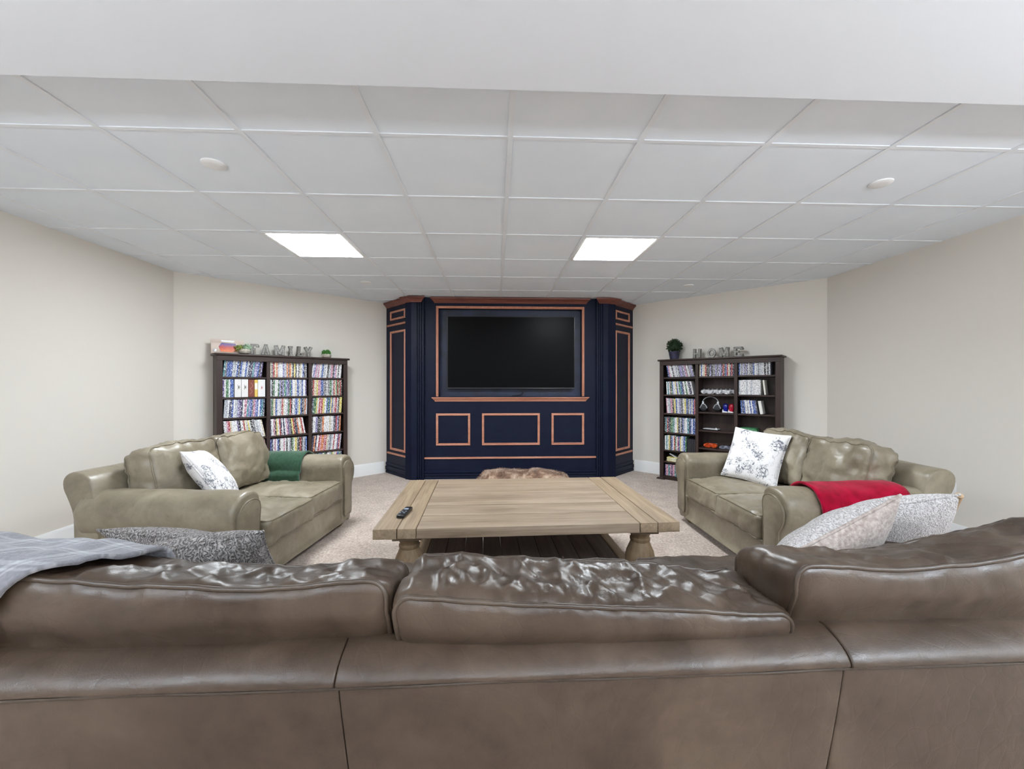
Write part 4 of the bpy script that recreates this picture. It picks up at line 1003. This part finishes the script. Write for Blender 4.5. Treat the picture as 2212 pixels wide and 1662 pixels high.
LEGP = [(0.0, 0.002), (0.070, 0.002), (0.074, 0.012), (0.074, 0.030), (0.064, 0.045), (0.050, 0.070), (0.056, 0.098), (0.072, 0.140), (0.083, 0.190), (0.085, 0.228), (0.078, 0.262), (0.062, 0.300), (0.053, 0.322), (0.058, 0.330), (0.058, 0.340), (0.051, 0.347), (0.054, 0.358), (0.064, 0.374), (0.070, 0.384), (0.0, 0.384)]
for sx in (-1, 1):
    for sy in (-1, 1):
        x, y = sx*(hw-0.162), sy*(hd-0.165)
        lg = MB().lathe(LEGP, 28).build('leg', 'oak_z', table, smooth=0.7); lg.location = (x, y, 0)
        f = MB(); f.box(-0.107, -0.107, 0.403, 0.107, 0.107, 0.425); f.box(-0.080, -0.080, 0.384, 0.080, 0.080, 0.403); f.build('leg_capital', 'oak_x', lg, bevel=0.003)
# lower shelf of planks running front to back, lighter frame boards at the ends
xs = [-hw+0.20+i*(TW-0.40)/10 for i in range(11)]
for a, b_ in zip(xs[:-1], xs[1:]): plank(a, -hd+0.14, b_, hd-0.14, 0.075, 0.105, 'shaded_stained_oak')
for s in (-1, 1):
    xx = sorted((s*(hw-0.135), s*(hw-0.20))); plank(xx[0], -hd+0.14, xx[1], hd-0.14, 0.065, 0.108, 'oak_y', 'shelf_rail')
# remote control
e = empty('remote_control', (-0.528, 2.392, 0), R(-6), 'black remote control lying near the left edge of the coffee table', 'remote control')
e.location.z = TH+0.001
B(-0.022, -0.082, 0, 0.022, 0.082, 0.018).build('body', 'remote', e, bevel=0.005)
MB().lathe([(0.015, 0), (0.015, 0.003), (0.009, 0.004), (0.0, 0.003)], 18, (0, 0.03, 0.0175)).build('dial', 'button_grey', e, smooth=0.6)
for j in range(4):
    for i in range(3):
        if j == 0 and i == 1: continue
        B(-0.016+i*0.012, -0.062+j*0.015, 0.0175, -0.008+i*0.012, -0.054+j*0.015, 0.0195).build('button', 'button_grey' if (i+j) % 2 else 'dark_pad', e)

# ------------------------------------------------------------------ pillows
def pillow(name, label, W, H, T_, m, mat, group, seed=1, pinch=0.07, edge=None, amp=0.006, back=None, cat='pillow', n=34, tan=False):
    def P(u, v_, s):
        x = W/2*u*(1-pinch*(1-v_*v_)*0.9*u*u); z = H/2*v_*(1-pinch*(1-u*u)*0.9*v_*v_)
        t = T_/2*(max(0, 1-u*u)*max(0, 1-v_*v_))**0.42
        p = Vector((x, s*t, z)); k_ = NZ(p, (7, 7, 7), seed)*1.2-abs(NZ(p, (13, 13, 13), seed+3))
        p.y += s*amp*k_*min(1, t/0.03)
        return p
    e = bpy.data.objects.new(name, None); COL.objects.link(e); e.matrix_world = m; tag(e, label, cat, group)
    us = [math.sin(PI/2*(2*i/n-1)) for i in range(n+1)]
    for s, mt in ((-1, mat), (1, back or mat)):
        mb = MB(); vs = [P(us[i], us[j], s) for j in range(n+1) for i in range(n+1)]
        mb.add(vs, [(j*(n+1)+i, j*(n+1)+i+1, (j+1)*(n+1)+i+1, (j+1)*(n+1)+i) for j in range(n) for i in range(n)])
        o = mb.build('front_cover' if s < 0 else 'back_cover', mt, e, smooth=1.5)
        if s > 0: o.data.flip_normals() if False else None
    ring = [P(us[i], -1, 1) for i in range(n)]+[P(1, us[i], 1) for i in range(n)]+[P(us[n-i], 1, 1) for i in range(n)]+[P(-1, us[n-i], 1) for i in range(n)]
    MB().tube(ring, 0.005, 6, True).build('seam', edge or mat, e, smooth=1.5)
    if tan: MB().tube([P(1, us[i], 1) for i in range(2, n-1)], 0.012, 8).build('tan_edge', 'edge_tan', e, smooth=1.5)
    return e
def mat_at(loc, rx=0, ry=0, rz=0): return Matrix.Translation(loc) @ Matrix.Rotation(rz, 4, 'Z') @ Matrix.Rotation(ry, 4, 'Y') @ Matrix.Rotation(rx, 4, 'X')
pillow('throw_pillow', 'white floral throw pillow leaning in the middle of the left loveseat', 0.46, 0.44, 0.15, FLL @ mat_at((-0.215, -0.425, 0.610), R(-34), R(6), R(28)), 'floral', 'white floral pillows', 3)
pillow('throw_pillow', 'white floral throw pillow upright at the far end of the right loveseat', 0.44, 0.44, 0.15, FLR @ mat_at((-0.30, -0.50, 0.640), R(-24), R(4), R(30)), 'floral', 'white floral pillows', 9)
pillow('throw_pillow', 'dark grey carved pattern pillow behind the plaid blanket, right one of two', 0.44, 0.44, 0.17, mat_at((-1.00, 1.42, 0.600), R(48), R(-4), R(20)), 'pattern', 'grey patterned pillows', 5, edge='pattern')
pillow('throw_pillow', 'dark grey carved pattern pillow behind the plaid blanket, mostly hidden left one', 0.44, 0.44, 0.14, mat_at((-1.13, 1.585, 0.580), R(48), R(2), R(-8)), 'pattern', 'grey patterned pillows', 15)
pillow('throw_pillow', 'pale grey plush pillow standing on edge at the right end of the brown sofa', 0.41, 0.41, 0.17, mat_at((1.115, 1.325, 0.678), R(46), R(-29), R(-4)), 'plush_back', 'pale plush pillows', 25, back='plush')
pillow('throw_pillow', 'pale grey plush pillow with tan edge lying farthest right behind the sofa cushion', 0.36, 0.40, 0.17, mat_at((1.635, 1.60, 0.640), R(42), R(-15), R(-24)), 'plush', 'pale plush pillows', 35, tan=True)

# ------------------------------------------------------------------ throws and blanket: sheets laid over what carries them
def bvh_of(root, names, F):
    vs, fs = [], []
    for c in root.children:
        if c.name.split('.')[0] in names:
            k0 = len(vs); vs += [F @ v.co for v in c.data.vertices]; fs += [tuple(k0+i for i in p.vertices) for p in c.data.polygons]
    return BVHTree.FromPolygons(vs, fs)
def sheet(name, pts, nu, nv, th, mat, uv=False):
    """pts[j][i] world points of the upper side; thickness goes inwards"""
    me = bpy.data.meshes.new(name); V = [pts[j][i] for j in range(nv) for i in range(nu)]
    nr = []
    for j in range(nv):
        for i in range(nu):
            a = pts[j][min(i+1, nu-1)]-pts[j][max(i-1, 0)]; b_ = pts[min(j+1, nv-1)][i]-pts[max(j-1, 0)][i]; c = a.cross(b_); nr.append(c.normalized() if c.length > 1e-9 else Vector((0, 0, 1)))
    N_ = nu*nv; W_ = [V[k_]-nr[k_]*th for k_ in range(N_)]
    f = [(j*nu+i, j*nu+i+1, (j+1)*nu+i+1, (j+1)*nu+i) for j in range(nv-1) for i in range(nu-1)]
    f2 = [tuple(N_+k_ for k_ in reversed(q)) for q in f]
    bd = [(i, 0) for i in range(nu)]+[(nu-1, j) for j in range(1, nv)]+[(i, nv-1) for i in range(nu-2, -1, -1)]+[(0, j) for j in range(nv-2, 0, -1)]
    bi = [j*nu+i for i, j in bd]
    f3 = [(bi[k_], N_+bi[k_], N_+bi[(k_+1) % len(bi)], bi[(k_+1) % len(bi)]) for k_ in range(len(bi))]
    me.from_pydata([tuple(p) for p in V+W_], [], f+f2+f3)
    u = me.uv_layers.new(name='UVMap')
    for lp in me.loops:
        k_ = lp.vertex_index % N_; u.data[lp.index].uv = ((k_ % nu)/(nu-1), (k_//nu)/(nv-1))
    bm = bmesh.new(); bm.from_mesh(me); bmesh.ops.recalc_face_normals(bm, faces=bm.faces); bm.to_mesh(me); bm.free()
    for p in me.polygons: p.use_smooth = True
    me.materials.append(M[mat]); o = bpy.data.objects.new(name, me); COL.objects.link(o); return rezero(o)
def drape(bv, axis_pt, axis_dir, ang, start, end, reach, off, seed, amp=0.008, skew=None, far=0.9, inner=None):
    """sheet hung round an axis: returns grid of world points (rows along the angle)"""
    ax = axis_dir.normalized(); up_ = Vector((0, 0, 1)); side = ax.cross(up_).normalized(); pts = []
    nv, nu = ang[2], reach
    for j in range(nv):
        a = R(ang[0]+(ang[1]-ang[0])*j/(nv-1)); d = up_*math.cos(a)+side*math.sin(a); r_ = []
        for i in range(nu):
            t = i/(nu-1); s = start+(end-start)*t
            if skew: s = skew(t, j/(nv-1), s)
            c = axis_pt+ax*s
            hit = bv.ray_cast(c+d*far, -d)
            q = hit[0] if hit[0] is not None else c+d*0.15
            if inner and a < R(-55): q = c+d*min((q-c).length, inner/abs(math.sin(a)))      # hangs straight down inside the arm
            n_ = NZ((s, a, 0), (7, 1.7, 1), seed)*amp+abs(NZ((s, a, 0), (16, 2.5, 1), seed+4))*amp*0.6
            r_.append(q+d*(off+n_))
        pts.append(r_)
    for _ in range(3):      # let the cloth bridge small hollows
        pts = [[(pts[j][i]*2+pts[max(j-1, 0)][i]+pts[min(j+1, nv-1)][i]+pts[j][max(i-1, 0)]+pts[j][min(i+1, nu-1)])/6 if 0 < j < nv-1 and 0 < i < nu-1 else pts[j][i] for i in range(nu)] for j in range(nv)]
    return pts
# green throw over the far arm of the left loveseat
nm = ('arm', 'seat_cushion', 'back_cushion', 'back_frame', 'base', 'arm_panel')
nm = ('arm', 'seat_cushion', 'base', 'arm_panel')
bl = bvh_of(loveL, nm, FLL); br_ = bvh_of(loveR, nm, FLR)
A0 = FLL @ Vector((0.515+0.10, -0.98, 0.50)); A1 = FLL @ Vector((0.515+0.10, 0, 0.50))
pts = drape(bl, A0, A1-A0, (-122, 40, 44), 0.36, 0.74, 26, 0.014, 3, 0.008, None, 0.42, 0.125)
o = sheet('throw_blanket', pts, 26, 44, 0.012, 'green_fleece'); tag(o, 'dark green fleece throw over the far arm of the left loveseat', 'throw')
A0 = FLR @ Vector((0.515+0.10, -0.98, 0.48)); A1 = FLR @ Vector((0.515+0.10, 0, 0.48))
pts = drape(br_, A0, A1-A0, (-50, 122, 56), 0.20, 0.74, 30, 0.016, 8, 0.008, None, 0.5)
o = sheet('throw_blanket', pts, 30, 56, 0.014, 'red_fleece'); tag(o, 'bright red fleece throw over the near arm of the right loveseat', 'throw')
# grey plaid blanket over the left cushion of the sofa
bs = bvh_of(sofa, ('back_cushion', 'back_rail', 'back_panel', 'seat_cushion', 'arm'), FS)
A0 = FS @ Vector((lx(-1.55), -0.17, 0.60)); A1 = FS @ Vector((lx(-0.3), -0.17, 0.60))
HEM = ((-70, 0.74), (-20, 0.72), (0, 0.71), (18, 0.68), (28, 0.64), (42, 0.575), (60, 0.47), (90, 0.28))
def skew(t, q, s):          # its right edge runs slantwise from the front's top to the back's foot
    a = -62+(82+62)*q
    for (a0, v0), (a1, v1) in zip(HEM[:-1], HEM[1:]):
        if a <= a1: e_ = v0+(v1-v0)*(a-a0)/(a1-a0); break
    return 0.0+t*e_
pts = drape(bs, A0, A1-A0, (-62, 82, 60), 0.0, 0.9, 60, 0.016, 12, 0.010, skew)
o = sheet('plaid_blanket', pts, 60, 60, 0.010, 'plaid'); tag(o, 'grey plaid wool blanket over the left back cushion of the brown sofa', 'blanket')

# ------------------------------------------------------------------ faux fur heaps in front of the media wall
def fur_heap(label, cx, cy, w_, d_, h_, rz, seed):
    e = empty('fur_cushion', (cx, cy, 0), rz, label, 'floor cushion', 'faux fur floor cushions')
    n1, n2 = 40, 16; rg = []
    def P(th, ph):
        r_ = math.cos(ph)**0.7; x = w_*r_*math.cos(th); y = d_*r_*math.sin(th); z = h_*max(0, math.sin(ph))**0.75
        k_ = 1+0.16*NZ((x*4, y*4, z*3), (1.4, 1.4, 1.4), seed); return Vector((x*k_, y*k_, 0.002+z*k_))
    rg = [[P(2*PI*i/n1, PI/2*0.985*j/n2) for i in range(n1)] for j in range(n2+1)]
    MB().rings(rg).build('cover', 'fur', e, smooth=1.4)
    rn_ = random.Random(seed); mb = MB()
    for _ in range(2600):
        th, ph = rn_.uniform(0, 2*PI), math.asin(rn_.uniform(0, 0.99)); p = P(th, ph); q = Vector((p.x/w_**2, p.y/d_**2, p.z/h_**2+0.5)).normalized()
        t = q.orthogonal().normalized(); t = Matrix.Rotation(rn_.uniform(0, 6.3), 3, q) @ t; l_ = rn_.uniform(0.012, 0.026)
        mb.add([p-t*0.003, p+t*0.003, p+q*l_*0.7+t.cross(q)*l_*0.5], [(0, 1, 2)])
    h = mb.build('fur_pile', 'fur', e); h['kind'] = 'stuff'
fur_heap('brown and cream faux fur cushion on the carpet, left of two', 0.14, 4.92, 0.40, 0.26, 0.200, R(8), 4)
fur_heap('darker brown faux fur cushion on the carpet, right of two', 0.58, 4.90, 0.36, 0.25, 0.195, R(-10), 9)
